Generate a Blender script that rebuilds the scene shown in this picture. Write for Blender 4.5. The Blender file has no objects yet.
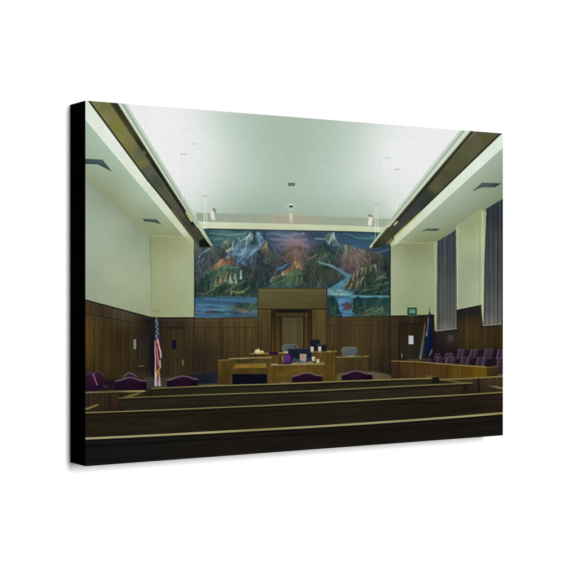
# A gallery-wrapped canvas print of a courtroom photograph, hung on a bright white wall.
import bpy, math
import numpy as np

# ------------------------------------------------------------------ sizes and camera
H = 0.4064                      # canvas height (16 in)
W = 0.6096                      # canvas width  (24 in)
F = 1391.0                      # focal length, in 1/576ths of the picture width
CX, CY = 288.0, 289.2           # vanishing point of the level camera
xL, xR = 85.35, 502.9           # where the two upright edges of the front stand
hL, hR = 365.6, 301.8           # and how tall they look
yT = 100.6
zl, zr = F * H / hL, F * H / hR
PL = np.array([(xL - CX) / F * zl, zl])
PR = np.array([(xR - CX) / F * zr, zr])
d = PR - PL
W = float(np.hypot(*d)); d = d / W
TOP = (CY - yT) / F * zl        # height of the top edge above the camera
nb = np.array([-d[1], d[0]])    # from the front towards the wall
# depth of the stretcher: its back left edge shows at x = 70.05
k = (70.05 - CX) / F
DEPTH = (k * PL[1] - PL[0]) / (nb[0] - k * nb[1])
CAM_Z = 1.50
E_LIGHT = 1.335                  # light falling on the front of the canvas (white = 1)

scene = bpy.context.scene
col = scene.collection

# ------------------------------------------------------------------ the printed picture
NU, NV = 860, 740
u = (np.linspace(0, 1, NU))[None, :] * np.ones((NV, 1))
v = (np.linspace(0, 1, NV))[:, None] * np.ones((1, NU))      # 0 = top
wx = PL[0] + d[0] * W * u
wz = PL[1] + d[1] * W * u
PX = CX + F * wx / wz
PY = CY - F * (TOP - v * H) / wz
IMG = np.zeros((NV, NU, 3)); IMG[:] = (90, 80, 60)
IDS = np.zeros((NV, NU), dtype=np.int32)
PARTS = [None]                  # id -> (name, label); 0 = the picture's own sheet

def new_part(name, label=None):
    PARTS.append((name, label)); return len(PARTS) - 1

# ---- noise
def _hash(ix, iy, seed):
    n = (ix.astype(np.int64) * 374761393 + iy.astype(np.int64) * 668265263 + seed * 974634777) & 0xFFFFFFFF
    n = ((n ^ (n >> 13)) * 1274126177) & 0xFFFFFFFF
    n = ((n ^ (n >> 16)) * 2246822519) & 0xFFFFFFFF
    return ((n ^ (n >> 15)) & 0xFFFFFF) / float(0xFFFFFF)
def vnoise(x, y, seed=0):
    ix, iy = np.floor(x), np.floor(y)
    fx, fy = x - ix, y - iy
    fx = fx * fx * (3 - 2 * fx); fy = fy * fy * (3 - 2 * fy)
    a = _hash(ix, iy, seed); b = _hash(ix + 1, iy, seed)
    c = _hash(ix, iy + 1, seed); e = _hash(ix + 1, iy + 1, seed)
    return (a + (b - a) * fx) + ((c + (e - c) * fx) - (a + (b - a) * fx)) * fy - 0.5
def fbm(x, y, seed=0, octv=4, gain=0.55):
    s = 0; a = 1; t = 0
    for i in range(octv):
        s = s + a * vnoise(x * 2 ** i + 17.3 * i, y * 2 ** i - 9.1 * i, seed + 31 * i); t += a; a *= gain
    return s / t * 2

# ---- masks
def window(x0, y0, x1, y1):
    c = np.where((PX[0] >= x0) & (PX[0] <= x1))[0]
    if len(c) == 0: return None
    c0, c1 = c[0], c[-1] + 1
    r = np.where(((PY[:, c0:c1] >= y0) & (PY[:, c0:c1] <= y1)).any(axis=1))[0]
    if len(r) == 0: return None
    return slice(r[0], r[-1] + 1), slice(c0, c1)
def seg_dist(x, y, a, b):
    ax, ay = a[:2]; bx, by = b[:2]
    dx, dy = bx - ax, by - ay
    t = np.clip(((x - ax) * dx + (y - ay) * dy) / max(dx * dx + dy * dy, 1e-9), 0, 1)
    return np.hypot(x - ax - t * dx, y - ay - t * dy), t
def poly_mask(pts, x, y, aa):
    dd = np.full(x.shape, 1e9); ins = np.zeros(x.shape, bool)
    n = len(pts)
    for i in range(n):
        a, b = pts[i], pts[(i + 1) % n]
        q, _ = seg_dist(x, y, a, b); dd = np.minimum(dd, q)
        if a[1] != b[1]:
            cond = ((a[1] > y) != (b[1] > y)) & (x < (b[0] - a[0]) * (y - a[1]) / (b[1] - a[1]) + a[0])
            ins ^= cond
    return np.clip(0.5 + np.where(ins, dd, -dd) / (2 * aa), 0, 1)
def field(ctrl, x, y, p=2.0):
    """smooth colour field through control points (x, y, r, g, b): a thin-plate spline, or distance weights when there are few"""
    C = np.array(ctrl, float)
    lo, hi = C[:, 2:5].min(0), C[:, 2:5].max(0)
    sv = np.linalg.svd(C[:, :2] - C[:, :2].mean(0), compute_uv=False) if len(C) > 2 else (1, 0)
    if len(C) >= 6 and sv[1] > .16 * sv[0]:
        n = len(C); sc = 60.0
        q = (C[:, :2] - C[:, :2].mean(0)) / sc
        r2 = ((q[:, None] - q[None]) ** 2).sum(-1)
        K = .5 * r2 * np.log(r2 + 1e-12) + np.eye(n) * .012
        Pm = np.concatenate([np.ones((n, 1)), q], 1)
        A = np.block([[K, Pm], [Pm.T, np.zeros((3, 3))]]) + np.diag([0] * n + [-1e-6] * 3)
        w = np.linalg.solve(A, np.concatenate([C[:, 2:5], np.zeros((3, 3))]))
        xx = (x - C[:, 0].mean()) / sc; yy = (y - C[:, 1].mean()) / sc
        out = w[n] + xx[..., None] * w[n + 1] + yy[..., None] * w[n + 2]
        for i in range(n):
            d2 = (xx - q[i, 0]) ** 2 + (yy - q[i, 1]) ** 2
            out = out + (.5 * d2 * np.log(d2 + 1e-12))[..., None] * w[i]
        m = (hi - lo) * .08 + 2
        return np.clip(out, lo - m, hi + m)
    num = 0; den = 0
    for c in C:
        w = 1.0 / (((x - c[0]) ** 2 + (y - c[1]) ** 2) + 6.0) ** (p / 2)
        num = num + w[..., None] * c[2:5]; den = den + w
    return num / den[..., None]
def colour_of(c, x, y):
    if callable(c): return c(x, y)
    if isinstance(c[0], (tuple, list)): return field(c, x, y)
    return np.ones(x.shape + (1,)) * np.array(c, float)
def wood(base, seed=0, amp=0.16, sx=1.5, sy=0.03, lean=0.0):
    """vertical grain over a colour or a colour field"""
    def f(x, y):
        xx = x + lean * y
        g = fbm(xx * sx * 0.45, y * sy, seed, 4, 0.7) + 0.5 * fbm(xx * sx * 0.12, y * sy * 0.5, seed + 5, 2)
        brd = _hash(np.floor(xx / 4.3 + .8 * vnoise(xx * .05, xx * 0, seed)), np.zeros_like(xx, dtype=np.int64), seed + 77) - .5
        big = fbm(xx * .07, y * .016, seed + 11, 2)
        tint = vnoise(xx * .11, y * .03, seed + 19)[..., None] * np.array((.05, .0, -.06))
        return colour_of(base, x, y) * (np.array((1.07, 1.02, .95)) + tint) * (1 + amp * g + .10 * big + .10 * brd)[..., None]
    return f
def hgrain(base, seed=0, amp=0.12, slope=-0.055):
    def f(x, y):
        g = fbm(x * 0.035, (y - slope * x) * 0.42, seed, 4, 0.75) + .5 * fbm(x * .012, (y - slope * x) * .12, seed + 2, 2)
        return colour_of(base, x, y) * (1 + amp * g)[..., None]
    return f
def plaster(base, seed=0, amp=0.012):
    amp = amp * 1.7
    def f(x, y):
        g = fbm(x * 0.12, y * 0.08, seed, 3) + 0.6 * fbm(x * 0.7, y * 0.7, seed + 3, 2)
        return colour_of(base, x, y) * (1 + amp * g)[..., None]
    return f
def adj(base, k):
    """the same colours, each channel scaled"""
    k = np.array(k, float)
    return lambda x, y: colour_of(base, x, y) * k
def put(sl, m, c, part):
    IMG[sl] = IMG[sl] * (1 - m[..., None]) + c * m[..., None]
    if part is not None:
        s = IDS[sl]; s[m > 0.5] = part
def fill(pts, c, part=None, aa=0.45, alpha=1.0, warp=0.0, wf=0.25, seed=1):
    pad = 2 + aa + warp * 1.5
    xs = [p[0] for p in pts]; ys = [p[1] for p in pts]
    sl = window(min(xs) - pad, min(ys) - pad, max(xs) + pad, max(ys) + pad)
    if sl is None: return
    x, y = PX[sl], PY[sl]
    xx, yy = x, y
    if warp:
        xx = x + warp * fbm(x * wf, y * wf, seed, 3); yy = y + warp * fbm(x * wf + 40, y * wf + 9, seed + 7, 3)
    put(sl, poly_mask(pts, xx, yy, aa) * alpha, colour_of(c, x, y), part)
def stroke(pts, w, c, part=None, aa=0.4, alpha=1.0, warp=0.0, wf=0.3, seed=2):
    """w: width, or a pair (start, end)"""
    w0, w1 = (w if isinstance(w, (tuple, list)) else (w, w))
    n = len(pts) - 1
    pad = max(w0, w1) + 2 + warp
    xs = [p[0] for p in pts]; ys = [p[1] for p in pts]
    sl = window(min(xs) - pad, min(ys) - pad, max(xs) + pad, max(ys) + pad)
    if sl is None: return
    x, y = PX[sl], PY[sl]; xx, yy = x, y
    if warp:
        xx = x + warp * fbm(x * wf, y * wf, seed, 3); yy = y + warp * fbm(x * wf + 40, y * wf + 9, seed + 7, 3)
    m = np.zeros(x.shape)
    for i in range(n):
        q, t = seg_dist(xx, yy, pts[i], pts[i + 1])
        ww = w0 + (w1 - w0) * (i + t) / n
        m = np.maximum(m, np.clip(0.5 + (ww / 2 - q) / (2 * aa), 0, 1) * np.minimum(1, ww / 0.7))
    put(sl, m * alpha, colour_of(c, x, y), part)
def blob(x0, y0, rx, ry, c, alpha=1.0, soft=1.0, part=None, rot=0.0):
    """soft 1 = a gaussian glow, soft near 0 = a hard ellipse"""
    R = max(rx, ry) * (2.6 if soft >= 1 else 1.5) + 1
    sl = window(x0 - R, y0 - R, x0 + R, y0 + R)
    if sl is None: return
    x, y = PX[sl], PY[sl]
    cc, ss = math.cos(rot), math.sin(rot)
    a = ((x - x0) * cc + (y - y0) * ss) / rx; b = (-(x - x0) * ss + (y - y0) * cc) / ry
    r = np.hypot(a, b)
    m = np.exp(-r * r) if soft >= 1 else np.clip((1 - r) / max(soft, .05) + .5, 0, 1)
    put(sl, m * alpha, colour_of(c, x, y), part)
def rect(x0, y0, x1, y1, c, part=None, **kw):
    fill([(x0, y0), (x1, y0), (x1, y1), (x0, y1)], c, part, **kw)

# ================================================================== ceiling
def ceiling_colour(x, y):
    ctrl = [(130, 108, 233, 233, 233), (167, 112, 233, 233, 233), (167, 132, 233, 233, 233), (185, 150, 230, 231, 231), (192, 120, 226, 229, 227), (195, 175, 226, 229, 228), (203, 195, 210, 218, 212),
            (214, 118, 205, 214, 207), (215, 152, 214, 222, 216), (218, 178, 205, 214, 207), (226, 118, 192, 206, 195), (240, 124, 182, 199, 187), (240, 160, 188, 203, 192), (250, 182, 180, 197, 184), (235, 205, 172, 189, 175), (214, 208, 184, 198, 186),
            (265, 122, 170, 187, 171), (265, 165, 174, 191, 177), (290, 124, 166, 183, 166), (291, 155, 167, 185, 169), (291, 190, 167, 184, 169), (270, 208, 158, 176, 161), (252, 208, 160, 178, 163), (310, 208, 162, 180, 165),
            (315, 128, 170, 188, 172), (320, 165, 176, 193, 180), (330, 194, 175, 192, 179), (345, 134, 183, 199, 186), (345, 165, 190, 204, 193), (360, 152, 200, 211, 202), (352, 210, 171, 189, 174), (362, 185, 200, 211, 202), (378, 208, 186, 200, 187),
            (375, 140, 214, 221, 215), (385, 180, 221, 225, 222), (390, 150, 229, 231, 230), (400, 175, 229, 230, 230), (410, 136, 231, 232, 232), (440, 138, 233, 233, 233), (425, 160, 231, 231, 232), (390, 205, 208, 216, 208)]
    c = field(ctrl, x, y, 3.0)
    return c * (1 + 0.012 * fbm(x * .25, y * .25, 4, 3) + .008 * fbm(x * .03, y * .9, 6, 3))[..., None]
fill([(80, 95), (510, 95), (510, 236), (80, 236)], ceiling_colour)
# lowered strip in front of the mural, and its cream moulding
fill([(196, 212.8), (265, 214.2), (345, 217), (392, 219), (392, 232), (196, 226)], plaster([(205, 217, 150, 164, 146), (240, 218, 150, 161, 143), (291, 218, 162, 160, 138), (340, 221, 152, 164, 146), (378, 223, 156, 168, 148)]), aa=.9)
blob(291, 214.5, 11, 1.9, (188, 172, 146), .4)
blob(291, 217.5, 14, 4, (166, 163, 142), .25)
fill([(198, 221.6), (265, 223.6), (345, 225.8), (394, 228), (394, 236), (198, 231)], plaster([(207, 225, 205, 212, 184), (265, 227, 193, 201, 168), (345, 229, 194, 203, 168), (380, 231, 196, 205, 172)]), aa=.7)
stroke([(198, 221.8), (265, 223.8), (345, 226), (394, 228.2)], .7, (212, 217, 190), alpha=.5)
stroke([(198, 224.4), (265, 226.6), (345, 228.9), (394, 231)], .6, (176, 185, 152), alpha=.45)
# faint ceiling panel joints
for yy in (118, 131, 143, 154, 163.5, 172, 180, 188):
    stroke([(140, yy - 2), (300, yy + 2), (440, yy + 7)], .7, (196, 206, 198), alpha=.13)
for x0, x1 in ((236, 240), (262, 264), (318, 316), (346, 342)):
    stroke([(x0, 108), (x1, 214)], .7, (190, 204, 192), alpha=.10)
stroke([(145.2, 107), (145.2, 142)], .8, (218, 222, 222), alpha=.6)
stroke([(147.5, 107), (147.5, 146)], .6, (221, 224, 226), alpha=.5)
stroke([(436, 131), (436, 158)], .8, (218, 222, 221), alpha=.6)
stroke([(438.4, 131), (438.4, 155)], .6, (220, 223, 223), alpha=.5)

# ================================================================== plaster walls
fill([(80, 170), (150, 236.5), (152, 318), (80, 299)], plaster(adj([(88, 190, 154, 168, 150), (92, 215, 164, 179, 162), (88, 250, 166, 180, 160), (90, 290, 158, 170, 146), (110, 215, 160, 173, 152),
     (120, 225, 164, 176, 152), (118, 260, 170, 182, 156), (112, 295, 164, 175, 146), (135, 232, 148, 160, 136), (132, 250, 160, 173, 150), (146, 245, 152, 165, 142), (136, 290, 166, 178, 148), (147, 280, 168, 179, 148),
     (146, 305, 158, 168, 134), (104, 200, 150, 162, 138)], (.93, .93, .92)), 11, .014), aa=.6)
for xx in (101, 128):
    stroke([(xx, 195 + (xx - 101) * .9), (xx + 1, 305 + (xx - 101) * .3)], .8, (148, 162, 148), alpha=.35)
fill([(150.5, 236), (195, 234), (195.5, 317.6), (151.8, 317.6)], plaster(adj([(156, 240, 148, 155, 112), (175, 240, 158, 165, 120), (190, 242, 172, 180, 140), (158, 262, 165, 172, 132), (178, 265, 172, 180, 142), (191, 265, 176, 184, 148),
     (158, 300, 162, 170, 130), (178, 305, 166, 174, 134), (190, 305, 168, 178, 138)], (.915, .92, .915)), 12, .01), aa=.5)
stroke([(150.9, 237), (151.8, 317)], .8, (140, 150, 118), alpha=.5)
fill([(389.5, 232), (437.5, 240), (436.5, 332), (434, 316), (389.5, 316)], plaster(adj([(394, 246, 172, 180, 146), (410, 247, 150, 158, 118), (430, 247, 155, 164, 122), (396, 270, 182, 191, 156), (415, 275, 168, 179, 142), (432, 275, 174, 184, 146),
     (396, 305, 172, 183, 146), (415, 300, 164, 176, 138), (431, 300, 172, 182, 142)], (.86, .865, .855)), 13, .01), aa=.5)
fill([(433.8, 243), (437.6, 242), (436.6, 332), (434.4, 332)], (162, 173, 138), aa=.5, alpha=.7)
stroke([(433.6, 244), (434, 315)], .7, (142, 154, 118), alpha=.5)
# pier between the windows
fill([(455.8, 226.6), (481.5, 208.8), (486, 206), (484, 327), (480.8, 327), (480.9, 305.3), (456.6, 310.4)], plaster(adj([(458, 232, 160, 172, 132), (470, 228, 150, 162, 122), (480, 222, 158, 168, 124), (460, 262, 160, 172, 136), (472, 262, 150, 164, 130), (468, 295, 158, 170, 138),
     (483, 240, 180, 190, 146), (483, 290, 172, 184, 148), (482.5, 320, 170, 182, 144)], (.96, .955, .965)), 14, .012), aa=.5)
stroke([(479.6, 212), (479.8, 305)], .9, (132, 146, 108), alpha=.6)
stroke([(482.8, 212), (482, 325)], 2.0, (184, 195, 158), alpha=.65)
stroke([(457.3, 228), (457.6, 309)], 1.3, (178, 190, 152), alpha=.55)
stroke([(461, 226), (461, 308)], .6, (142, 156, 122), alpha=.35)

# ================================================================== soffits, fascias, light troughs
def soffit_l(x, y):
    return field([(90, 130, 164, 184, 164), (92, 150, 158, 178, 158), (105, 150, 164, 184, 164), (90, 172, 146, 160, 134), (108, 190, 142, 152, 122), (125, 180, 158, 174, 150), (120, 200, 144, 154, 124), (140, 195, 162, 180, 156),
                  (135, 215, 142, 153, 122), (155, 210, 152, 168, 142), (150, 226, 136, 144, 108), (146, 233, 138, 146, 110), (168, 222, 150, 163, 134), (175, 233, 140, 149, 112)], x, y) * (1 + .01 * fbm(x * .2, y * .2, 21, 3))[..., None]
fill([(80, 112), (86, 119.5), (184, 236.4), (150, 236.6), (80, 173)], soffit_l, aa=.5)
stroke([(151, 236.4), (184, 236.4)], 1.0, (172, 178, 140), alpha=.5)
stroke([(85, 178.6), (150, 236.8)], 1.0, (128, 140, 112), alpha=.45)
fill([(80, 92), (87, 100), (90.5, 102.5), (147.5, 180), (196, 243), (194, 240), (184, 236.6), (135.7, 180), (80, 113.5)],
     plaster([(88, 110, 216, 228, 214), (110, 140, 222, 230, 219), (135, 172, 218, 226, 212), (160, 203, 208, 216, 196), (180, 228, 198, 206, 180), (192, 240, 176, 184, 146)], 22), aa=.5)
fill([(184, 236.4), (196, 236), (196.5, 246), (194.3, 300), (193, 247)], (170, 178, 138), aa=.7, alpha=.6)
fill([(168, 206), (172, 206), (196.5, 240), (193, 240)], (172, 168, 106), aa=.8, alpha=.85)
def grille_l(x, y):
    c = field([(95, 104, 118, 114, 66), (106, 106, 112, 106, 54), (104, 118, 128, 120, 64), (116, 124, 122, 114, 52), (120, 140, 128, 120, 60), (130, 145, 122, 110, 54), (130, 156, 112, 106, 56), (140, 153, 94, 94, 62),
               (143, 163, 112, 104, 54), (148, 170, 86, 88, 60), (157, 182, 72, 72, 52), (165, 195, 86, 84, 54), (178, 210, 82, 78, 52), (190, 226, 62, 62, 46), (202, 240, 62, 70, 56)], x, y, 3)
    c = c * np.array((.95, 1.01, 1.22))
    s = np.sin((x * .8 - y * .6) * 5.2) * np.clip((185 - y) / 40, 0, 1)
    t = np.sin((x * .6 + y * .8) * 3.1) * np.clip((160 - y) / 40, 0, 1)
    return c * (1 + .075 * s + .06 * t + .06 * fbm(x * .6, y * .6, 23, 3))[..., None]
fill([(84, 94), (110, 100), (160.7, 179), (205, 245), (199, 246.5), (147.5, 180)], grille_l, aa=.6)
stroke([(86, 97), (90.5, 102.8), (147.5, 180), (171, 208)], (1.9, 1.2), (40, 41, 24), aa=.6)
stroke([(171, 208), (196, 241)], .9, (96, 90, 54), alpha=.7)
fill([(108, 100), (116, 100), (164.9, 177.8), (207, 243), (212, 247), (199, 247.2), (198, 243), (203, 243), (160.7, 179)],
     [(115, 108, 50, 52, 34), (130, 130, 62, 62, 42), (140, 146, 44, 44, 30), (158, 172, 34, 34, 26), (180, 207, 38, 38, 28), (206, 244, 22, 26, 22)], aa=.6)
stroke([(111, 103), (135, 139)], .8, (84, 80, 46), alpha=.6)
blob(144.5, 152.5, 1.2, 2.4, (140, 116, 62), .7, rot=-.6); blob(149, 160, .9, 2, (108, 88, 50), .6, rot=-.6)
stroke([(186.2, 212.5), (191.5, 220.6)], (1.6, 2.4), (196, 190, 122), aa=.7)
fill([(195, 240), (203, 243), (212, 247), (200, 247)], (20, 24, 20), aa=.5, alpha=.8)
fill([(115.6, 100), (126, 103.8), (164.9, 166.7), (212.6, 245.4), (211.5, 247), (207, 243), (164.9, 177.8)],
     [(119, 105, 202, 214, 200), (140, 135, 200, 212, 196), (165, 172, 196, 208, 190), (185, 205, 186, 198, 174), (208, 242, 172, 182, 150)], aa=.5)
stroke([(122.3, 103), (163, 169.5), (206, 238)], (2.4, 1.2), (142, 162, 138), aa=.7, alpha=.85)
stroke([(117.8, 103.5), (164.9, 178), (205, 240)], .8, (120, 138, 112), alpha=.6)
stroke([(126.2, 104), (164.9, 167), (212, 245)], .9, (172, 186, 170), alpha=.75)
# right-hand side
def soffit_r(x, y):
    return field([(500, 155, 172, 188, 168), (495, 175, 158, 174, 150), (500, 195, 138, 152, 124), (470, 180, 174, 190, 168), (480, 200, 152, 166, 138), (455, 200, 170, 186, 162), (460, 215, 150, 162, 134), (440, 210, 168, 182, 158),
                  (440, 230, 148, 158, 124), (420, 226, 164, 176, 150), (415, 238, 148, 156, 118), (430, 240, 134, 142, 104), (403, 240, 164, 172, 138)], x, y) * np.array((.92, .925, .93)) * (1 + .01 * fbm(x * .2, y * .2, 25, 3))[..., None]
fill([(510, 141), (502.9, 147.2), (399.4, 241.2), (399, 243), (425, 243.2), (437.5, 241.2), (455.8, 229.4), (456.2, 226.4), (481.2, 209), (486, 212), (510, 200)], soffit_r, aa=.5)
stroke([(398, 242.6), (425, 243.2), (437, 241.6)], .9, (176, 184, 146), alpha=.5)
fill([(510, 125), (499.6, 134.4), (425, 207), (387, 244), (389.5, 247), (399, 243), (399.4, 241.4), (510, 141)],
     plaster([(500, 140, 218, 229, 214), (470, 170, 220, 230, 216), (440, 198, 214, 223, 206), (415, 222, 204, 213, 188), (395, 241, 190, 199, 166)], 26), aa=.5)
def grille_r(x, y):
    c = field([(485, 137, 98, 88, 46), (478, 140, 106, 96, 56), (470, 150, 104, 96, 56), (460, 160, 96, 90, 48), (450, 165, 100, 92, 50), (448, 175, 88, 82, 46), (435, 186, 104, 94, 50), (428, 196, 60, 60, 46), (420, 200, 58, 60, 52), (412, 210, 70, 68, 54),
               (400, 222, 76, 72, 56), (392, 232, 62, 64, 46), (382, 240, 58, 62, 44)], x, y, 3)
    c = c * np.array((.82, .90, 1.12))
    s = np.sin((x * .8 + y * .6) * 4.6) * .05
    return c * (1 + s + .10 * fbm((x + y) * .22, (x - y) * .7, 27, 3))[..., None]
fill([(480, 125), (510, 125), (499.6, 134.4), (425, 207), (387, 244), (378, 246), (382, 238), (428, 186), (474, 133)], grille_r, aa=.6)
stroke([(503, 131), (499.2, 134.8), (425, 206.4), (405, 226)], (2.2, 1.0), (38, 42, 26), aa=.6)
stroke([(420, 212.5), (388, 243)], (1.2, 2.2), (176, 172, 112), aa=.7, alpha=.85)
fill([(468, 125), (478, 125), (473.8, 133), (428, 187), (383, 240), (378, 246), (370, 247.4), (374, 245), (425, 184.6), (469.5, 132)],
     [(472, 131, 60, 58, 36), (450, 158, 52, 52, 34), (425, 190, 40, 40, 30), (400, 217, 44, 44, 34), (375, 246, 28, 32, 24)], aa=.6)
fill([(428, 187), (420, 208), (402, 224), (397, 222), (415, 200)], (58, 58, 50), aa=2.0, alpha=.5)
blob(413, 199.5, 1.0, 2.0, (120, 110, 70), .7, rot=.7)
stroke([(397.2, 221.8), (391.6, 227.6)], (1.6, 2.4), (192, 188, 128), aa=.7)
fill([(466, 122), (470, 132), (425, 184.8), (374, 245.4), (370, 248), (369, 246.6), (426.2, 174), (459.5, 131.3)],
     [(464, 133, 204, 216, 202), (440, 162, 202, 214, 198), (420, 185, 198, 210, 192), (395, 216, 184, 196, 172), (372, 244, 178, 188, 160)], aa=.5)
stroke([(463.6, 131), (425, 178.6), (378, 236.8)], (2.4, 1.1), (146, 166, 142), aa=.7, alpha=.85)
stroke([(459.6, 131.5), (425, 174.2), (370, 246)], .9, (170, 186, 168), alpha=.75)
stroke([(469.6, 132), (425, 184.8), (375, 244)], .8, (116, 134, 108), alpha=.6)

# ---- little ceiling things
P = new_part('printed_ceiling_vent', 'small grey vent in the middle of the printed ceiling')
rect(288, 182.8, 295, 186, (104, 114, 106), P); rect(289, 183.5, 294, 185.3, (88, 98, 92), alpha=.8)
stroke([(288.5, 184.4), (294.6, 184.4)], .5, (128, 136, 128), alpha=.6)
for (cx, cy) in ((195, 143.4), (387.6, 157.7)):
    P = new_part('printed_recessed_light', None)
    blob(cx, cy - .6, 5.5, 2.6, (238, 240, 242), .6)
    blob(cx, cy, 3.5, 1.35, (208, 218, 226), .95, .5, P); stroke([(cx - 2.5, cy + .9), (cx + 2.6, cy + 1)], .6, (190, 200, 208), alpha=.5)
for (cx, y0, y1, c0, cc) in ((183.2, 154, 201, (206, 212, 212), (196, 200, 198)), (205.3, 196, 229, (224, 230, 222), (186, 194, 184)), (397.6, 169.4, 208, (208, 214, 212), (188, 194, 190)), (376.6, 204.6, 237, (220, 226, 216), (184, 192, 182))):
    P = new_part('printed_hanger_rod', None)
    stroke([(cx - 1.4, y0), (cx - 1.3, y1)], .7, c0, P, alpha=.6); stroke([(cx + 1.3, y0), (cx + 1.4, y1 - 3)], .7, c0, P, alpha=.5)
    stroke([(cx, y0 + 2), (cx, y1)], .8, (234, 237, 235), alpha=.3)
    stroke([(cx - 2.6, y0), (cx + 2.6, y0)], 1.2, cc, alpha=.8); blob(cx - 1.8, y0, .6, .5, (130, 136, 132), .5); blob(cx + 1.8, y0, .6, .5, (130, 136, 132), .5)
P = new_part('printed_spotlight', 'white spotlight left of the printed mural')
stroke([(213.4, 208.6), (215.2, 212)], 2.0, (132, 126, 110), P, alpha=.8); blob(214.8, 209.6, 1.5, .9, (104, 98, 82), .6)
stroke([(211.9, 212.4), (213.2, 218.4)], 4.0, (206, 207, 192), P, aa=.6); stroke([(211.4, 212.5), (212.4, 218)], 1.2, (230, 229, 218), alpha=.8)
P = new_part('printed_spotlight', 'white spotlight right of the printed mural')
stroke([(369.3, 215.4), (372, 217)], 2.2, (122, 104, 90), P, alpha=.85)
stroke([(370.8, 218.5), (369.8, 224)], 3.8, (212, 214, 200), P, aa=.6); stroke([(370, 218.6), (369.2, 223)], 1.2, (232, 232, 222), alpha=.8)
P = new_part('printed_spotlight', 'white spotlight over the middle of the printed mural')
blob(291, 206, 4.5, 1.6, (190, 200, 188), .7); blob(291, 204.6, 1.8, 1.2, (212, 214, 206), .9, .4); blob(291, 206.4, 2.0, 1.0, (34, 32, 30), .95, .4, P)
blob(291.2, 209.5, 2.4, .8, (200, 204, 192), .6)
stroke([(291, 214.8), (291, 221.2)], 3.8, (184, 188, 166), P, aa=.6); stroke([(290.6, 213.8), (290.8, 218)], 1.8, (208, 206, 186), alpha=.7)
def vent(pts, lines, lab):
    P = new_part('printed_air_vent', lab)
    fill(pts, [(pts[0][0], pts[0][1], 54, 68, 70), (pts[2][0], pts[2][1], 40, 52, 52), (pts[1][0], pts[1][1], 72, 88, 86)], P, aa=.5)
    for a, b in lines: stroke([a, b], .6, (86, 100, 96), alpha=.6)
vent([(80, 158.6), (102.4, 159.6), (111.6, 171.2), (97.5, 164.4), (80, 163.8)], [((86, 160.6), (100, 161.3)), ((101, 161), (108, 168.4))], 'dark air vent cut by the left edge of the print')
vent([(142.4, 219), (156.5, 219.3), (161, 224.3), (155, 222.4), (145, 221.4)], [((147, 220.4), (155, 220.6))], 'small dark air vent in the left printed soffit')
vent([(472.6, 190.9), (482.2, 182.7), (501.4, 183.5), (495, 187.2), (482, 187.4)], [((482, 184.6), (497, 185.2))], 'larger dark air vent in the right printed soffit')
blob(484, 188.5, 9, 1.2, (120, 138, 118), .35)
vent([(421.8, 231.2), (427, 228.6), (440, 228.9), (437, 230.9), (427, 230.6)], [((427, 229.5), (437, 229.9))], 'small dark air vent in the right printed soffit')

# ================================================================== wood panelling
def wl(x, y):
    return field([(88, 306, 64, 52, 36), (105, 312, 70, 60, 44), (118, 314, 80, 74, 58), (132, 317, 70, 63, 48), (112, 326, 74, 60, 30), (128, 331, 58, 48, 30), (145, 320, 40, 34, 28), (88, 330, 82, 65, 29), (105, 335, 70, 56, 28), (122, 340, 58, 46, 24), (135, 345, 54, 47, 34), (146, 345, 44, 40, 36),
                  (88, 360, 68, 54, 24), (105, 365, 66, 54, 26), (122, 370, 54, 44, 24), (138, 372, 50, 42, 25), (90, 380, 52, 42, 22), (125, 384, 44, 37, 26), (148, 380, 32, 28, 24)], x, y) * np.array((.83, .85, .95))
fill([(80, 298.6), (152.2, 317.6), (157, 317.6), (157, 395), (80, 395)], wood(wl, 31, .20, 1.4), aa=.5)
stroke([(85, 299.9), (152, 317.8)], 1.3, (26, 24, 18), aa=.5, alpha=.85)
stroke([(85, 302.6), (152, 319.6)], .8, (74, 62, 44), alpha=.5)
stroke([(85, 313.2), (110, 318.6), (152, 327)], 1.0, (34, 28, 20), aa=.6, alpha=.75)
stroke([(85, 315), (110, 320.2), (152, 328)], .7, (84, 68, 40), alpha=.3)
for xx in (94.5, 104, 112.5, 121, 128.5, 134):
    stroke([(xx, 315.5 + (xx - 85) * .215), (xx, 376)], .8, (34, 28, 16), alpha=.5)
    stroke([(xx + 1.2, 316.5 + (xx - 85) * .215), (xx + 1.2, 374)], .7, (96, 78, 40), alpha=.12)
fill([(150.5, 317.2), (158.5, 317.2), (158.5, 388), (150.5, 388)], [(151, 320, 34, 30, 26), (158, 320, 26, 24, 24), (154, 350, 19, 18, 22), (154, 385, 24, 22, 24)], aa=1.0)
fill([(120, 374), (150, 372), (152, 386), (110, 388)], (58, 50, 34), aa=2, alpha=.55)
# back wall, left of the bench
def wb(x, y):
    return field([(160, 322, 46, 39, 30), (180, 322, 52, 44, 31), (198, 322, 70, 58, 37), (225, 322, 76, 63, 36), (250, 322, 80, 66, 36), (162, 340, 44, 37, 25), (176, 342, 62, 52, 30), (188, 345, 54, 45, 27), (196, 350, 46, 38, 26), (210, 340, 66, 55, 30), (225, 345, 64, 53, 30), (245, 340, 74, 61, 32),
                  (162, 372, 44, 38, 26), (180, 372, 56, 47, 27), (196, 368, 44, 36, 26), (215, 352, 56, 46, 28), (240, 355, 68, 56, 30), (255, 345, 70, 57, 30)], x, y) * np.array((.87, .905, 1.06))
fill([(158, 317.4), (258.5, 317.4), (258.5, 386), (158, 386)], wood(wb, 33, .24, 1.7), aa=.5)
stroke([(152, 317.9), (194, 317.9), (258, 317.6)], 1.2, (40, 34, 24), aa=.5, alpha=.8)
stroke([(158, 320), (258, 320)], .8, (92, 78, 48), alpha=.35)
stroke([(160, 327.6), (184, 327.8)], 1.2, (22, 20, 18), aa=.6, alpha=.8); stroke([(184, 327), (258, 327.4)], .9, (44, 36, 22), alpha=.55)
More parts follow.
